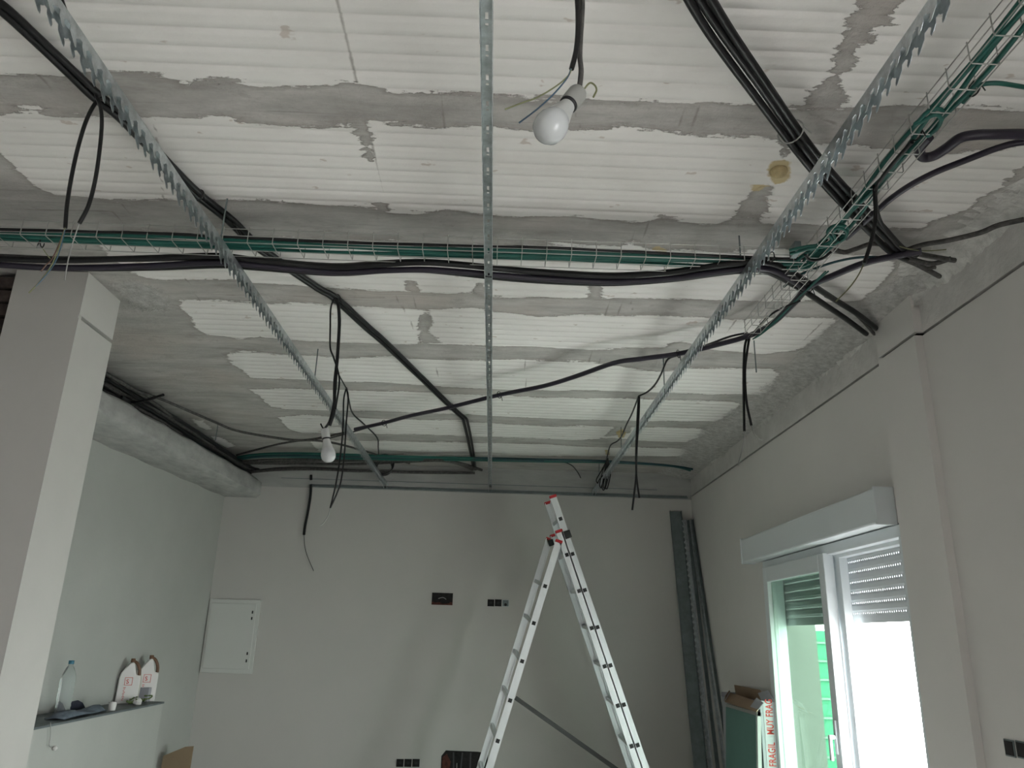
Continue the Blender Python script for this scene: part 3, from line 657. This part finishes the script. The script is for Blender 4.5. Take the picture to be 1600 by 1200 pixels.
cable('wire', 'pale wire dropping straight from the right end of the left loop', yp([(124, 349), (116, 372), (108, 400), (104, 420), (101, 438)], yl), .0016, 'w_wh', 'wire')
cable('wire', 'yellow wire twisted into the mesh tray near the pillar', zp([(64, 384), (72, 396), (80, 406)], 2.85), .0018, 'w_yg', 'wire')
# upper left stray cable
cable('cable', 'short black cable end at the top edge left of the middle', zp([(88, -30), (97, 0), (103, 18), (109, 31)], 2.94), .005, 'black')

# green cables in trays
T1 = [np.array([x, 2.61, 2.864]) for x in np.linspace(-2.4, 1.10, 16)]
T1 += [np.array([1.13, 2.56, 2.868]), np.array([1.145, 2.48, 2.868])]
offs = [(-.034, .004), (-.020, .0), (-.006, .006), (.010, .0), (.026, .005), (-.012, .016)]
bundle('green_cable', ['%s of the green cables lying in the mesh tray crossing the room' % q for q in ('farthest from the viewer', 'second farthest', 'third farthest', 'second nearest', 'nearest the viewer', 'uppermost, on top')], T1, offs, .0065, 'green', 'green cables in the crossing tray', amp=.006)
cable('cable', 'black cable lying among the green ones in the crossing tray', [p + np.array([0, -.042+.008*math.sin(i), .010]) for i, p in enumerate(T1)], .006, 'black')
T2 = [np.array([1.145, y, 2.864]) for y in np.linspace(2.45, .9, 12)]
T2 = [np.array([1.13, 2.58, 2.866])] + T2
bundle('green_cable', ['%s of the four green cables in the side tray' % q for q in ('leftmost', 'second from left', 'third from left', 'rightmost')], T2, [(-.022, 0), (-.008, .004), (.008, 0), (.022, .005)], .0062, 'green', 'green cables in the side tray', amp=.009)
bundle('green_cable', 'loose green cable hanging out of the mesh trays at their corner', zp([(1235, 396), (1262, 390), (1290, 386), (1304, 376), (1299, 364), (1308, 356), (1320, 360), (1318, 372), (1303, 382)], 2.85), [(0, 0), (.009, .006)], .006, 'green', 'loose green loops at the tray corner')
bundle('green_cable', 'green cable wound back over the side tray beside the hose', zp([(1432, 196), (1441, 188), (1452, 180), (1464, 178), (1468, 188), (1462, 202), (1450, 214)], 2.848), [(0, 0), (.008, .005)], .0058, 'green', 'green loops beside the black hose')
cable('green_cable', 'green cable leaving the side tray to the right edge', zp([(1505, 160), (1522, 140), (1535, 132), (1560, 130), (1600, 136), (1650, 143)], 2.86), .006, 'green')
bundle('green_cable', 'thin green cable in the far end of the side tray', zp([(1290, 425), (1262, 450), (1240, 472), (1215, 498), (1190, 520), (1176, 530)], 2.865), [(0, 0), (.008, .003)], .003, 'green', 'green cables at the tray end')
cable('cable', 'thin black cable bending into the far end of the side tray', zp([(1250, 470), (1215, 485), (1195, 500), (1180, 517), (1170, 527)], 2.86), .0045, 'black')
cable('cable', 'black looped cable hanging under the tray corner', zp([(1258, 398), (1262, 404), (1270, 407), (1285, 404), (1298, 394)], 2.84), .005, 'black')
for i, (px, py, lab) in enumerate([(66, 378, 'dark green tie on the crossing tray near the pillar'), (1522, 138, 'dark tie on the side tray where a green cable leaves'), (1432, 208, 'black tie on the side tray above the hose'), (1303, 372, 'black tie at the corner of the two trays'), (1205, 402, 'black tie on the crossing tray near its right end')]):
    p = Pz(px, py, 2.865); tie(p, .02, (1, .2, 0), lab)
cl = MB(); p = Pz(1243, 394, 2.86); cl.box(p - [.012, .03, .012], p + [.012, .03, .03]); tag(cl.build('tray_clamp', M['galv_dark'], bevel=.003), 'grey metal clamp at the right end of the crossing tray', 'clamp')

# cables down the middle: bulb cable and neighbours
cable('cable', 'thick black cable hanging beside the far bulb cable', hp([(524, 466), (529, 480), (530, 510), (527, 560), (523, 600), (522, 640), (515, 665)], 2.94), .0075, 'black')
cable('cable', 'thin black cable knotted halfway down the middle drop', hp([(523, 466), (517, 480), (516, 510), (516, 543), (521, 558), (528, 580), (530, 600), (524, 640)], 2.93), .004, 'black')
cable('cable', 'thin black cable crossing from the middle drop to the ceiling tie', zp([(529, 585), (535, 596), (541, 607)], 2.88), .004, 'black')
yk = Pz(541, 606, 2.95)[1]
cable('cable', 'left strand of the long thin black loop hanging before the back wall', yp([(541, 606), (537, 625), (536, 665), (532, 710), (525, 755), (516, 794)], yk), .005, 'black')
cable('cable', 'right strand of the long thin black loop hanging before the back wall', yp([(541, 606), (544, 622), (541, 660), (538, 710), (533, 750), (526, 772), (516, 794)], yk), .005, 'black')
cable('wire', 'pale wire pair below the long thin black loop', yp([(516, 794), (513, 805), (507, 815), (501, 821)], yk), .003, 'w_wh', 'wire')
cable('cable', 'thin black cable zigzagging over the ceiling near the far bulb', zp([(541, 606), (545, 625), (551, 646), (570, 664), (589, 684), (591, 700), (592, 714)], 2.965), .0055, 'black')
# coil
pc = Pz(601, 722, 2.93); o = MB()
for i in range(4):
    R_ = .085 - .006*i; o.tube([pc + np.array([R_*math.cos(a), .01*i - .02, R_*1.0*math.sin(a) - .01*i - .02]) for a in np.linspace(0, 2*math.pi, 25)], .005, 6)
tag(o.build('cable_coil', M['black'], smooth=True), 'small coil of black cable hanging at the green run near the back wall', 'cable coil')
# drops at right
cable('cable', 'left cable of the pair hanging below the end of the side tray', hp([(1170, 522), (1164, 540), (1162, 575), (1162, 620), (1163, 674)], 2.90), .006, 'black')
cable('cable', 'right cable of the pair hanging below the end of the side tray', hp([(1172, 522), (1168, 545), (1164, 580), (1166, 625), (1174, 665)], 2.90), .006, 'black')
yr = Pz(1171, 522, 2.90)[1]
cable('wire', 'pale wire hanging straight below the paired cables at right', yp([(1163, 674), (1161, 695), (1157, 712), (1153, 727)], yr), .0025, 'w_wh', 'wire')
cable('wire', 'thin curly wire below the paired cables at right', yp([(1174, 665), (1177, 676), (1184, 684), (1192, 687)], yr), .002, 'w_wh', 'wire')
cable('cable', 'thin black cable leaving the long run beside the right channel', zp([(1168, 520), (1140, 526), (1110, 537), (1080, 548), (1060, 555), (1043, 562), (1034, 582), (1024, 600), (1012, 612), (998, 619)], 2.94), .0055, 'black')
yq = Pz(998, 618, 2.95)[1]
cable('cable', 'left strand of the cable pair hanging by the right channel', yp([(998, 619), (996, 650), (994, 700), (994, 740), (991, 770), (988, 797)], yq), .006, 'black')
cable('cable', 'right strand of the cable pair hanging by the right channel', yp([(999, 619), (998, 650), (995, 700), (994, 735), (996, 758), (999, 778)], yq), .006, 'black')
cable('cable', 'thin black cable running over the yellow foam to the looped wires', zp([(998, 619), (988, 645), (979, 663), (972, 680), (965, 689), (954, 696), (949, 712), (945, 730)], 2.965), .0055, 'black')
yw = Pz(946, 722, 2.96)[1] - .15
lw = ['outer left', 'second from left', 'middle', 'second from right', 'outer right']
for i, (xa, xb, yb_) in enumerate([(940, 932, 755), (942, 937, 762), (945, 941, 766), (947, 943, 764), (949, 946, 764)]):
    cable('wire_loop', '%s of the black wire loops hanging near the ladder top' % lw[i], yp([(950, 716), (xa, 735), (xb, yb_-6), (xb+2, yb_), (xb+4, yb_-5), (xa+5, 738), (950, 718)], yw), .0045, 'black', 'wire loop')
# tube on back wall
cable('conduit', 'short black tube hanging down the back wall at left', yp([(486, 757), (485, 775), (481, 800), (477, 820), (475, 836)], YB-.03), .012, 'black')
cable('wire', 'thin dark wire below the black tube on the back wall', yp([(475, 836), (476, 852), (480, 868), (490, 892)], YB-.04), .0025, 'black', 'wire')
cable('conduit', 'tiny black tube stub above the rail on the back wall', yp([(486, 742), (486, 750)], YB-.02), .012, 'black')
# green run along the back wall
G = zp([(372, 716), (400, 713), (450, 712), (540, 714), (640, 716), (740, 717), (850, 720), (950, 722), (1030, 726), (1065, 729), (1084, 733)], 2.935)
bundle('green_cable', ['%s green cable of the run along the back wall top' % q for q in ('farthest, wall side', 'second farthest', 'dark teal third', 'nearest, room side')], G, [(-.035, 0), (-.012, .006), (.012, 0), (.035, .006)], .0105, ['green', 'teal', 'teal', 'green'], 'green cables along the back wall', amp=.010, cut=[0, 0, 4, 5])
G2 = zp([(372, 724), (420, 722), (480, 722), (560, 723), (640, 721), (700, 722), (742, 734)], 2.93)
bundle('cable', 'dark cable lying under the green run at the back wall', G2, [(-.02, 0), (.02, .006), (.06, 0)], .013, 'dusty', 'dark cables under the green run', amp=.015)
G3 = yp([(395, 737), (440, 732), (500, 731), (560, 734), (650, 737), (742, 739)], YB-.045)
bundle('conduit', 'plaster splashed dark conduit in the angle of back wall and ceiling', G3, [(-.01, 0), (.02, -.012)], .011, 'dusty', 'splashed conduits at the back wall', amp=.01)
cable('cable', 'short thin black cable curling from the green run at the middle', zp([(875, 720), (893, 727), (904, 740), (909, 752)], 2.94), .005, 'black')
# big dark bundle on the beam at left
for i in range(13):
    u = i/12; P = []
    for k_, (t, xa, ya, xb, yb_) in enumerate([(0, 105, 545, 112, 600), (0, 165, 584, 155, 618), (0, 235, 628, 222, 655), (0, 300, 673, 292, 690), (0, 350, 705, 350, 722), (0, 385, 726, 392, 742), (0, 405 + 9*(i % 3), 736 + 3*(i % 2), 425 + 6*(i % 4), 745)]):
        s_ = u + .16*math.sin(i*2.3 + k_*1.4)*(k_ < 5); P.append(Pz(xa+(xb-xa)*s_, ya+(yb_-ya)*s_, 2.93 - .055*u))
    cable('conduit', 'dark dusty conduit of the big bundle lying on the left beam', P, .0120 + .003*(i % 3 == 0), ['black', 'dusty', 'black', 'teal'][i % 4] if i % 4 != 3 else ('teal' if i > 8 else 'dusty'), group='conduits in the big bundle at left')
cable('conduit', 'black conduit crossing over the big bundle beside the pillar', zp([(190, 620), (205, 628), (230, 625), (255, 617)], 2.87), .009, 'black')

# ================================================================= BULBS
def bulb(name, label, c, axis, sc=1.0, sockcol='socket'):
    a = Vector(axis).normalized(); o = empty(name, c, label, 'light bulb')
    g = [(.0, -.031), (.010, -.0295), (.020, -.024), (.0275, -.014), (.030, 0), (.0290, .010), (.0255, .020), (.0225, .027)]
    MB().lathe([(max(r, .0005)*sc, z*sc) for r, z in g], c, a, 28).build('globe', M['bulb'], o, smooth=True)
    nk = MB().lathe([(.0225*sc, .027*sc), (.0215*sc, .034*sc), (.017*sc, .050*sc), (.0145*sc, .062*sc), (.0135*sc, .068*sc)], c, a, 28).build('neck', M['bulbneck'], o, smooth=True)
    MB().lathe([(.0155*sc, .066*sc), (.0168*sc, .068*sc), (.0168*sc, .071*sc), (.0155*sc, .073*sc)], c, a, 24).build('screw_base', M['blackp'], o, smooth=True)
    hd = MB().lathe([(.0165*sc, .072*sc), (.0175*sc, .076*sc), (.0175*sc, .105*sc), (.0160*sc, .110*sc), (.006*sc, .112*sc)], c, a, 24).build('lamp_holder', M[sockcol], o, smooth=True)
    return o, Vector(c) + a*.112*sc
c1 = Py(860, 198, 1.13); s1 = Py(912, 134, 1.13+.03); ax = s1 - c1
b1, top1 = bulb('pendant_bulb', 'large unlit bulb hanging from black cables at the top of the room', c1, ax)
cable('supply_cable', None, [top1, *yp([(908, 112), (906, 88), (907, 60), (909, 30), (910, 0), (909, -60)], 1.15)], .0048, 'dusty', parent=b1)
cable('supply_cable', None, yp([(893, 108), (900, 80), (903, 50), (903, 20), (902, 0), (900, -60)], 1.14), .0048, 'black', parent=b1)
cable('wire', None, yp([(893, 106), (888, 118), (870, 134), (840, 152), (818, 160), (789, 171)], 1.14), .0014, 'w_yg', parent=b1)
cable('wire', None, yp([(893, 106), (886, 122), (866, 146), (840, 170), (811, 192)], 1.14), .0015, 'w_bl', parent=b1)
cable('wire', None, [top1 + Vector((.006, 0, 0)), *yp([(921, 130), (929, 133), (932, 141), (927, 152)], 1.15)], .0017, 'w_yg', parent=b1)
c2 = hp([(525, 466), (513, 711)], 2.94)[1]; a2 = hp([(525, 466), (508, 672)], 2.94)[1] - c2
b2, top2 = bulb('pendant_bulb', 'small far bulb hanging low before the green cables', c2, a2, 1.05, 'bulbneck')
cable('supply_cable', None, [top2, *hp([(525, 466), (516, 655), (523, 620), (527, 560), (531, 500), (526, 466)], 2.94)[1:]], .0055, 'black', parent=b2)
cable('wire', None, [top2, *hp([(525, 466), (504, 668), (501, 662)], 2.94)[1:]], .003, 'black', parent=b2)

# ================================================================= LADDER
lad = empty('ladder', (.6, 6.2, 0), 'tall aluminium folding ladder with red end caps standing before the back wall', 'ladder')
YN, YF = 6.0, 6.43
TW = {'left': np.array([-.045, 0, .065]), 'outer': np.array([-.012, 0, .02]), 'inner': np.array([-.012, 0, .02])}
def rail_line(p_top, p_a, p_b):
    T_, A_, B_ = Py(*p_top, YN), Py(*p_a, YN), Py(*p_b, YN)
    d = (B_-A_)/np.linalg.norm(B_-A_); t = (T_ - A_) @ d; top = A_ + d*t; bot = A_ + d*((0.02 - A_[2])/d[2]); return top, bot, A_, d
secs = {'left': rail_line((873, 846), (851.7, 916), (777, 1160)), 'outer': rail_line((864, 776), (894.5, 865.7), (995, 1161)), 'inner': rail_line((874, 830), (885.8, 867), (986.3, 1164.5))}
for key, (top, bot, a0, d) in secs.items():
    w_ = .052; per = np.array([d[2], 0, -d[0]])
    for Y in (YN, YF):
        sg = 1 if Y == YN else -1; P0, P1 = top.copy(), bot.copy(); P0[1] = P1[1] = Y
        if Y == YF: P0 = P0 + TW[key]; P1 = P1 + TW[key]*[1, 1, 0]
        # channel section: outer web plus two lips
        r = MB(); r.beam(P0, P1, w_, .004, (0, 1, 0))
        for e in (-1, 1):
            q = per*e*(w_/2 - .003); yy = np.array([0, sg*.012, 0]); r.beam(P0+q+yy, P1+q+yy, .006, .026, (0, 1, 0))
        q = np.array([0, sg*.003, 0]); r.beam(P0+per*.0+q, P1+per*.0+q, .010, .006, (0, 1, 0))
        ro = r.build('side_rail', M['alu'], lad)
        ang = d; cp = MB(); cp.beam(P0 - d*.012, P0 + d*.010, w_+.004, .034, (0, 1, 0)); cp.build('end_cap', M['red'], ro, bevel=.004)
    k0 = -3
    kk = [k_ for k_ in range(-4, 14) if (a0 + d*.28*k_)[2] > .15 and (a0 + d*.28*k_ - top) @ d > .10]
    for k_ in kk:
        c = a0 + d*.28*k_
        rg = MB(); rg.beam((c[0], YN-.004, c[2]), (c[0]+TW[key][0], YF+.004, c[2]+TW[key][2]), .028, .028, (d[0], 0, d[2])); ro = rg.build('rung', M['alu'], lad, bevel=.002)
        pg = MB(); pg.beam((c[0], YN-.010, c[2]), (c[0], YN-.003, c[2]), .027, .027, (d[0], 0, d[2])); pg.build('rung_plug', M['blackp'], ro)
top, bot, a0, d = secs['outer']
for (px, py, yy, s_) in ((887, 835, YN-.012, .030), (861, 848, YF-.02, .026)):
    c = Py(px, py, yy); MB().beam(c - d*s_, c + d*s_, s_*1.7, .02, (0, 1, 0)).build('guide_bracket', M['blackp'], lad, bevel=.003)
q = Py(805, 1090, YF); MB().beam(q, Py(1010, 1235, YF), .032, .008, (0, 1, 0)).build('stay_bar', M['dark_steel'], lad)
c = Py(790, 1078, YF-.03); MB().beam(c - [.03, 0, .0], c + [.03, 0, -.01], .02, .01, (0, 1, 0)).build('bracket', M['galv'], lad)

# ================================================================= LEANING PROFILES in the right corner
def lean(pt, Yt, pb_, Yb, w_, h_, name, label, m, teeth=False):
    a = Py(*pt, Yt)
    while True:
        b = Py(*pb_, Yb); d = (b-a)/np.linalg.norm(b-a); e = a + d*((.0-a[2])/d[2])
        if e[0] + w_/2 < 1.805: break
        Yb -= .02
    o = empty(name, e, label, 'metal profile')
    mb = MB(); t = .0025
    mb.beam(a, e, w_, t, (0, 1, 0)); s = np.cross(d, [0, 1, 0]); s /= np.linalg.norm(s); u = np.cross(s, d)
    if u[1] > 0: u = -u
    for g in (-1, 1): mb.beam(a + s*g*w_/2 + u*h_/2, e + s*g*w_/2 + u*h_/2, t, h_, u)
    mb.build('channel', M[m], o)
    if teeth:
        tt = MB(); L_ = np.linalg.norm(e-a); y = 0
        while y < L_-.05:
            p = a + d*y - s*w_/2*np.sign(s[0]) + u*h_
            tt.prism([p, p + d*.02 - s*np.sign(s[0])*.018, p + d*.034 - s*np.sign(s[0])*.014, p + d*.036], u*.002); y += .05
        tt.build('teeth', M['galv'], o)
    return o
lean((1055, 799), YB-.02, (1094, 1200), 6.80, .105, .03, 'steel_stud', 'wide grey steel stud leaning at the left of the bundle in the corner', 'galv_dark')
lean((1069, 812), YB-.06, (1110, 1200), 6.72, .026, .03, 'toothed_profile', 'bright toothed profile leaning against the wide grey stud', 'galv', True)
lean((1074, 813), YB-.05, (1121, 1200), 6.76, .024, .02, 'metal_profile', 'dark narrow profile leaning just right of the toothed one', 'galv_dark')
lean((1078, 813), YB-.05, (1132, 1200), 6.72, .022, .018, 'metal_profile', 'pale narrow profile leaning second from the right in the corner', 'galv')
lean((1081, 812), YB-.05, (1135, 1168), 6.72, .018, .016, 'metal_profile', 'rightmost thin profile leaning in the corner', 'galv_dark')

# ================================================================= BOX, BOARDS
bx = empty('cardboard_box', (1.74, 5.55, 0), 'tall open white cardboard box with red printing leaning by the balcony door', 'cardboard box')
X0, X1, YA, YZ, ZH = 1.690, 1.80, 5.19, 6.02, 1.165
t = .005
MB().box((X0, YA, 0), (X0+t, YZ, ZH-.03)).box((X1-t, YA, 0), (X1, YZ, ZH)).box((X0, YA, 0), (X1, YA+t, ZH)).box((X0, YZ-t, 0), (X1, YZ, ZH)).box((X0, YA, 0), (X1, YZ, t)).build('carton', M['box_out'], bx)
def flap(pts, m, name='flap'):
    p = [np.array(q) for q in pts]; nrm = np.cross(p[1]-p[0], p[2]-p[0]); nrm /= np.linalg.norm(nrm); MB().prism(p, nrm*.004).build(name, M[m], bx)
flap([Px(1141, 1082, X0+.02), Px(1190, 1098, X0+.02), Px(1182, 1112, X0-.05), Px(1132, 1096, X0-.05)], 'box_in')
flap([Px(1147, 1070, X1-.01), Px(1187, 1078, X1-.01), Px(1203, 1097, X1-.01), Px(1150, 1088, X1-.01)], 'box_in')
flap([Px(1141, 1080, X0+.02), Px(1132, 1095, X0-.05), Px(1134, 1088, X0-.05), Px(1140, 1079, X0+.0)], 'box_in')
flap([Px(1184, 1083, X0+.05), Px(1200, 1078, X0+.08), Px(1210, 1097, X1-.02), Px(1190, 1095, X0+.05)], 'box_out')
flap([Px(1172, 1104, X0-.03), Px(1182, 1090, X0+.0), Px(1193, 1098, X0+.0), Px(1182, 1112, X0-.04)], 'box_out')
def text(s, size, m, parent, mw, name='lettering'):
    cu = bpy.data.curves.new(name, 'FONT'); cu.body = s; cu.size = size; cu.extrude = .0006; cu.align_y = 'CENTER'; cu.space_character = 1.05; cu.offset = size*.012
    to = bpy.data.objects.new('tmp', cu); COL.objects.link(to); dg = bpy.context.evaluated_depsgraph_get()
    me_ = bpy.data.meshes.new_from_object(to.evaluated_get(dg)); bpy.data.objects.remove(to); me_.materials.clear(); me_.materials.append(M[m]); me_.name = name
    me_.transform(mw); o = bpy.data.objects.new(name, me_); COL.objects.link(o); o.parent = parent
    if parent.type == 'EMPTY': o.matrix_parent_inverse = Matrix.Translation(parent.location).inverted()
    return o
def frame(origin, xdir, ydir):
    x = Vector(xdir).normalized(); z = x.cross(Vector(ydir)).normalized(); y = z.cross(x)
    return Matrix([[x[i], y[i], z[i], origin[i]] for i in range(3)] + [[0, 0, 0, 1]])
MB().box((1.715, YA-.002, 0), (1.797, YA, ZH-.005)).build('tape', mat('glossy white tape', (.42, .42, .45), .45), bx)
zt1 = Py(1200, 1148, YA-.003)[2]; zb1 = Py(1200, 1198, YA-.003)[2]
SX = Matrix.Diagonal((.66, 1, 1, 1))
text('MUY FRAG', .062, 'redink', bx, frame((1.752, YA-.003, zt1), (0, 0, 1), (-1, 0, 0)) @ SX)
text('FRAGIL', .062, 'redink', bx, frame((1.752, YA-.003, zb1-.0), (0, 0, 1), (-1, 0, 0)) @ SX)
text('MUY', .062, 'redink', bx, frame((1.752, YA-.003, zb1-.19), (0, 0, 1), (-1, 0, 0)) @ SX)
gb = empty('plasterboard', (1.66, 5.6, 0), 'green plasterboard offcut with a pale edge leaning on the white box', 'plasterboard')
q1, q2 = Px(1181, 1118, 1.665), Px(1135, 1108, 1.665)
MB().hexa([(1.60, q1[1], 0), (1.612, q1[1], 0), (1.612, q2[1], 0), (1.60, q2[1], 0)], [(1.662, q1[1], q1[2]), (1.674, q1[1], q1[2]), (1.674, q2[1], q1[2]), (1.662, q2[1], q1[2])]).build('green_face', M['board'], gb)
MB().hexa([(1.604, q1[1]-.030, 0), (1.630, q1[1]-.030, 0), (1.630, q1[1], 0), (1.604, q1[1], 0)], [(1.666, q1[1]-.030, q1[2]+.02), (1.688, q1[1]-.030, q1[2]+.02), (1.688, q1[1], q1[2]+.02), (1.666, q1[1], q1[2]+.02)]).build('pale_edge', M['boardedge'], gb)
MB().box((1.664, q1[1]-.03, q1[2]), (1.688, q2[1], q1[2]+.02)).build('top_edge', M['socket'], gb)
cbp = [Py(255, 1181, 6.6), Py(289, 1167, 6.6), Py(302, 1166, 6.6), Py(306, 1200, 6.6)]
d = (cbp[3]-cbp[2])/np.linalg.norm(cbp[3]-cbp[2])
p3 = cbp[2] + (np.array([.02, -.1, -1.])*cbp[2][2]); p0 = cbp[0].copy(); p0[1] -= .06; p0[2] = 0
MB_ = MB().prism([cbp[0], cbp[1], cbp[2], p3, p0], (0, .012, 0))
tag(MB_.build('cardboard_sheet', mat('tan cardboard', (.27, .20, .13), .9, noise=.1)), 'tan cardboard sheet standing in the back left corner beside the ledge', 'cardboard')

# ================================================================= THINGS ON THE LEDGE
ZL = .990
c = Pz(95, 1121, ZL); H_ = 1.30 - ZL
bo = empty('water_bottle', c, 'empty clear plastic bottle with blue cap on the ledge beside the pillar', 'bottle')
pr = [(.030, 0), (.040, .004), (.042, .02), (.040, .03)]
for i in range(6): pr += [(.042, .04+i*.022), (.0385, .051+i*.022)]
pr += [(.042, .18), (.042, .205), (.036, .235), (.022, .268), (.013, .282), (.013, .294)]
inn = [(max(r-.0008, .001), z) for r, z in pr[::-1]]
MB().lathe(pr, c, (0, 0, 1), 24).build('bottle_body', M['pet'], bo, smooth=True)
MB().lathe([(.0155, .290), (.0155, .308), (.014, .310)], c, (0, 0, 1), 20).build('cap', M['bcap'], bo, smooth=True)
def jug(c, h, yaw, label):
    o = empty('glue_jug', c, label, 'jug'); W_, D_ = .15, .070
    R = Matrix.Rotation(yaw, 3, 'Z')
    def T(x, y, z): v = R @ Vector((x, y, z)); return (c[0]+v.x, c[1]+v.y, c[2]+v.z)
    # outline in the wide plane (x across, z up): slanted left shoulder, neck right of centre, arched handle side
    out = [(-.066, 0), (.060, 0), (.066, .01), (.066, .56*h), (.064, .63*h), (.036, .66*h), (.026, .80*h), (.016, .93*h), (.004, .955*h), (-.012, .92*h), (-.040, .80*h), (-.060, .70*h), (-.068, .60*h), (-.072, .01)]
    b = MB(); b.prism([T(x, -D_/2, z) for x, z in out], Vector(T(0, D_/2, 0)) - Vector(T(0, -D_/2, 0))); b.build('jug_body', M['jug'], o, bevel=.008)
    hp_ = [(.010, .965*h), (.030, .93*h), (.046, .85*h), (.056, .75*h), (.058, .64*h)]
    hb = MB(); P = smooth([T(x, 0, z) for x, z in hp_], 5); hb.tube(P, [.011]*len(P), 10); hb.build('handle', M['jugbrown'], o, smooth=True)
    nk = MB().lathe([(.015, -.002), (.015, .020), (.012, .024)], T(.004, 0, .95*h), (0, 0, 1), 16); nk.build('cap', M['jugbrown'], o, smooth=True)
    xd = R @ Vector((1, 0, 0)); 
    text('S', .040, 'redink', o, frame(T(-.022, -D_/2-.001, .50*h), xd, (0, 0, 1)), 'logo')
    fr_b = MB()
    for (xa, za, xb, zb) in ((-.032, .42*h, .018, .42*h+.003), (-.032, .59*h, .018, .59*h+.003), (-.032, .42*h, -.029, .59*h), (.015, .42*h, .018, .59*h)):
        fr_b.prism([T(xa, -D_/2-.001, za), T(xb, -D_/2-.001, za), T(xb, -D_/2-.001, zb), T(xa, -D_/2-.001, zb)], R @ Vector((0, .001, 0)))
    for i in range(9):
        za = .36*h - i*.010; fr_b.prism([T(-.034+.003*(i % 2), -D_/2-.001, za), T(-.018-.003*(i % 3), -D_/2-.001, za), T(-.018-.003*(i % 3), -D_/2-.001, za+.004), T(-.034+.003*(i % 2), -D_/2-.001, za+.004)], R @ Vector((0, .001, 0)))
    fr_b.build('printing', M['redink'], o)
    return o
c = Pz(196, 1099, ZL); jug(c, .285, math.radians(28), 'white jug with red printing and brown handle, nearer one on the ledge')
c = Pz(225, 1095.5, ZL); jug(c, .305, math.radians(28), 'white jug with red printing and brown handle, farther one near the ledge end')
c = Pz(209, 1096, ZL); hg = empty('white_container', c, 'pale plastic container with a grip hole between the two jugs', 'container')
MB().lathe([(.026, 0), (.034, .01), (.036, .10), (.034, .16), (.024, .195), (.010, .21)], c, (0, 0, 1), 18).build('body', mat('cream plastic', (.50, .48, .44), .5), hg, smooth=True)
MB().box(c + [-.006, -.042, .09], c + [.010, -.032, .135]).build('grip_hole', M['dark'], hg, bevel=.004)  # dark block painted as the shade of the grip hole
c = Pz(174.5, 1110, ZL); cu = MB().lathe([(.020, 0), (.025, .05), (.023, .05), (.018, .004)], c, (0, 0, 1), 18)
tag(cu.build('paper_cup', M['jug'], smooth=True), 'small white cup at the ledge edge before the nearer jug', 'cup')
c = Pz(213, 1101, ZL); tag(MB().lathe([(.018, 0), (.030, .012), (.028, .032), (.012, .045)], c, (.3, -.2, 1), 9).build('crumpled_tissue', M['jug']), 'crumpled white tissue on the ledge between the jugs', 'tissue')
c = Pz(226, 1094, ZL); tag(MB().box(c + [.005, -.135, .0], c + [.075, -.075, .095]).build('small_carton', M['box_out'], bevel=.004), 'small white carton standing before the farther jug', 'carton')
sc_ = MB()
for i in range(14):
    u = i/13; p = Pz(203+u*32, 1102-u*7, ZL) + np.array([random.uniform(-.03, .01), 0, .015+.012*math.sin(i*2)])
    sc_.tube(smooth([p + np.array([random.uniform(-.03, .03), random.uniform(-.03, .03), random.uniform(-.008, .02)]) for _ in range(4)], 3), .005, 5)
tag(sc_.build('packing_scraps', M['leaf']), 'tangle of dark green packing scraps on the ledge among the jugs', 'scraps')
cl_ = MB(); n = 18; vs = []; fs = []
ca, cb = Pz(100, 1126, ZL), Pz(166, 1112, ZL)
for i in range(n+1):
    for j in range(7):
        u, v = i/n, j/6; p = ca + (cb-ca)*u + np.array([-.11*v, 0, 0]); z = ZL+.004 + .035*abs(math.sin(u*4.2+v*2))*math.sin(math.pi*min(1, v*1.1+.05)) * (1 if .05 < u < .95 else .2)
        vs.append((p[0], p[1], z))
for i in range(n):
    for j in range(6): fs.append((i*7+j, i*7+j+1, (i+1)*7+j+1, (i+1)*7+j))
cl_.add(vs, fs); o = cl_.build('folded_cloth', M['cloth'], smooth=True); sm_ = o.modifiers.new('thick', 'SOLIDIFY'); sm_.thickness = .006
tag(o, 'blue grey cloth spread on the ledge between the bottle and the jugs', 'cloth')
ca = Pz(112, 1113, ZL); 
o = MB().hexa([ca + [-.05, -.10, 0.012], ca + [.03, -.10, .012], ca + [.03, .12, .012], ca + [-.05, .12, .012]], [ca + [-.03, -.05, .06], ca + [.0, -.04, .05], ca + [.01, .10, .05], ca + [-.03, .11, .065]]).build('navy_cloth', M['clothd'], bevel=.01)
tag(o, 'small navy cloth folded on top of the blue grey one', 'cloth')
cable('string', 'thin string hanging over the ledge edge beside the pillar', [Pz(79, 1129, ZL+.004), Px(79, 1131, -2.335), Px(79, 1148, -2.335), Px(77, 1164, -2.335), Px(80, 1168, -2.335)], .0022, 'w_wh', 'string')
c = Px(86, 1169, -2.335); tag(MB().lathe([(.003, -.012), (.011, -.006), (.012, .004), (.004, .012)], c, (1, 0, 0), 12).build('plaster_lump', M['jug'], smooth=True), 'tiny white lump stuck to the half wall under the string', 'lump')
# expanding foam lumps on the ceiling
for (px, py, r, lab) in ((1217, 269, .028, 'large yellow foam lump on the ceiling at upper right'), (970, 677, .035, 'yellow foam lump on the ceiling near the ladder top')):
    c = Pz(px, py, 2.992); mb = MB(); prf = [(r*1.0, .010), (r*1.02, 0), (r*.8, -.010), (r*.35, -.016), (.002, -.017)]
    mb.lathe(prf, c, (0, 0, 1), 16); tag(mb.build('foam_lump', M['foam'], smooth=True), lab, 'foam')
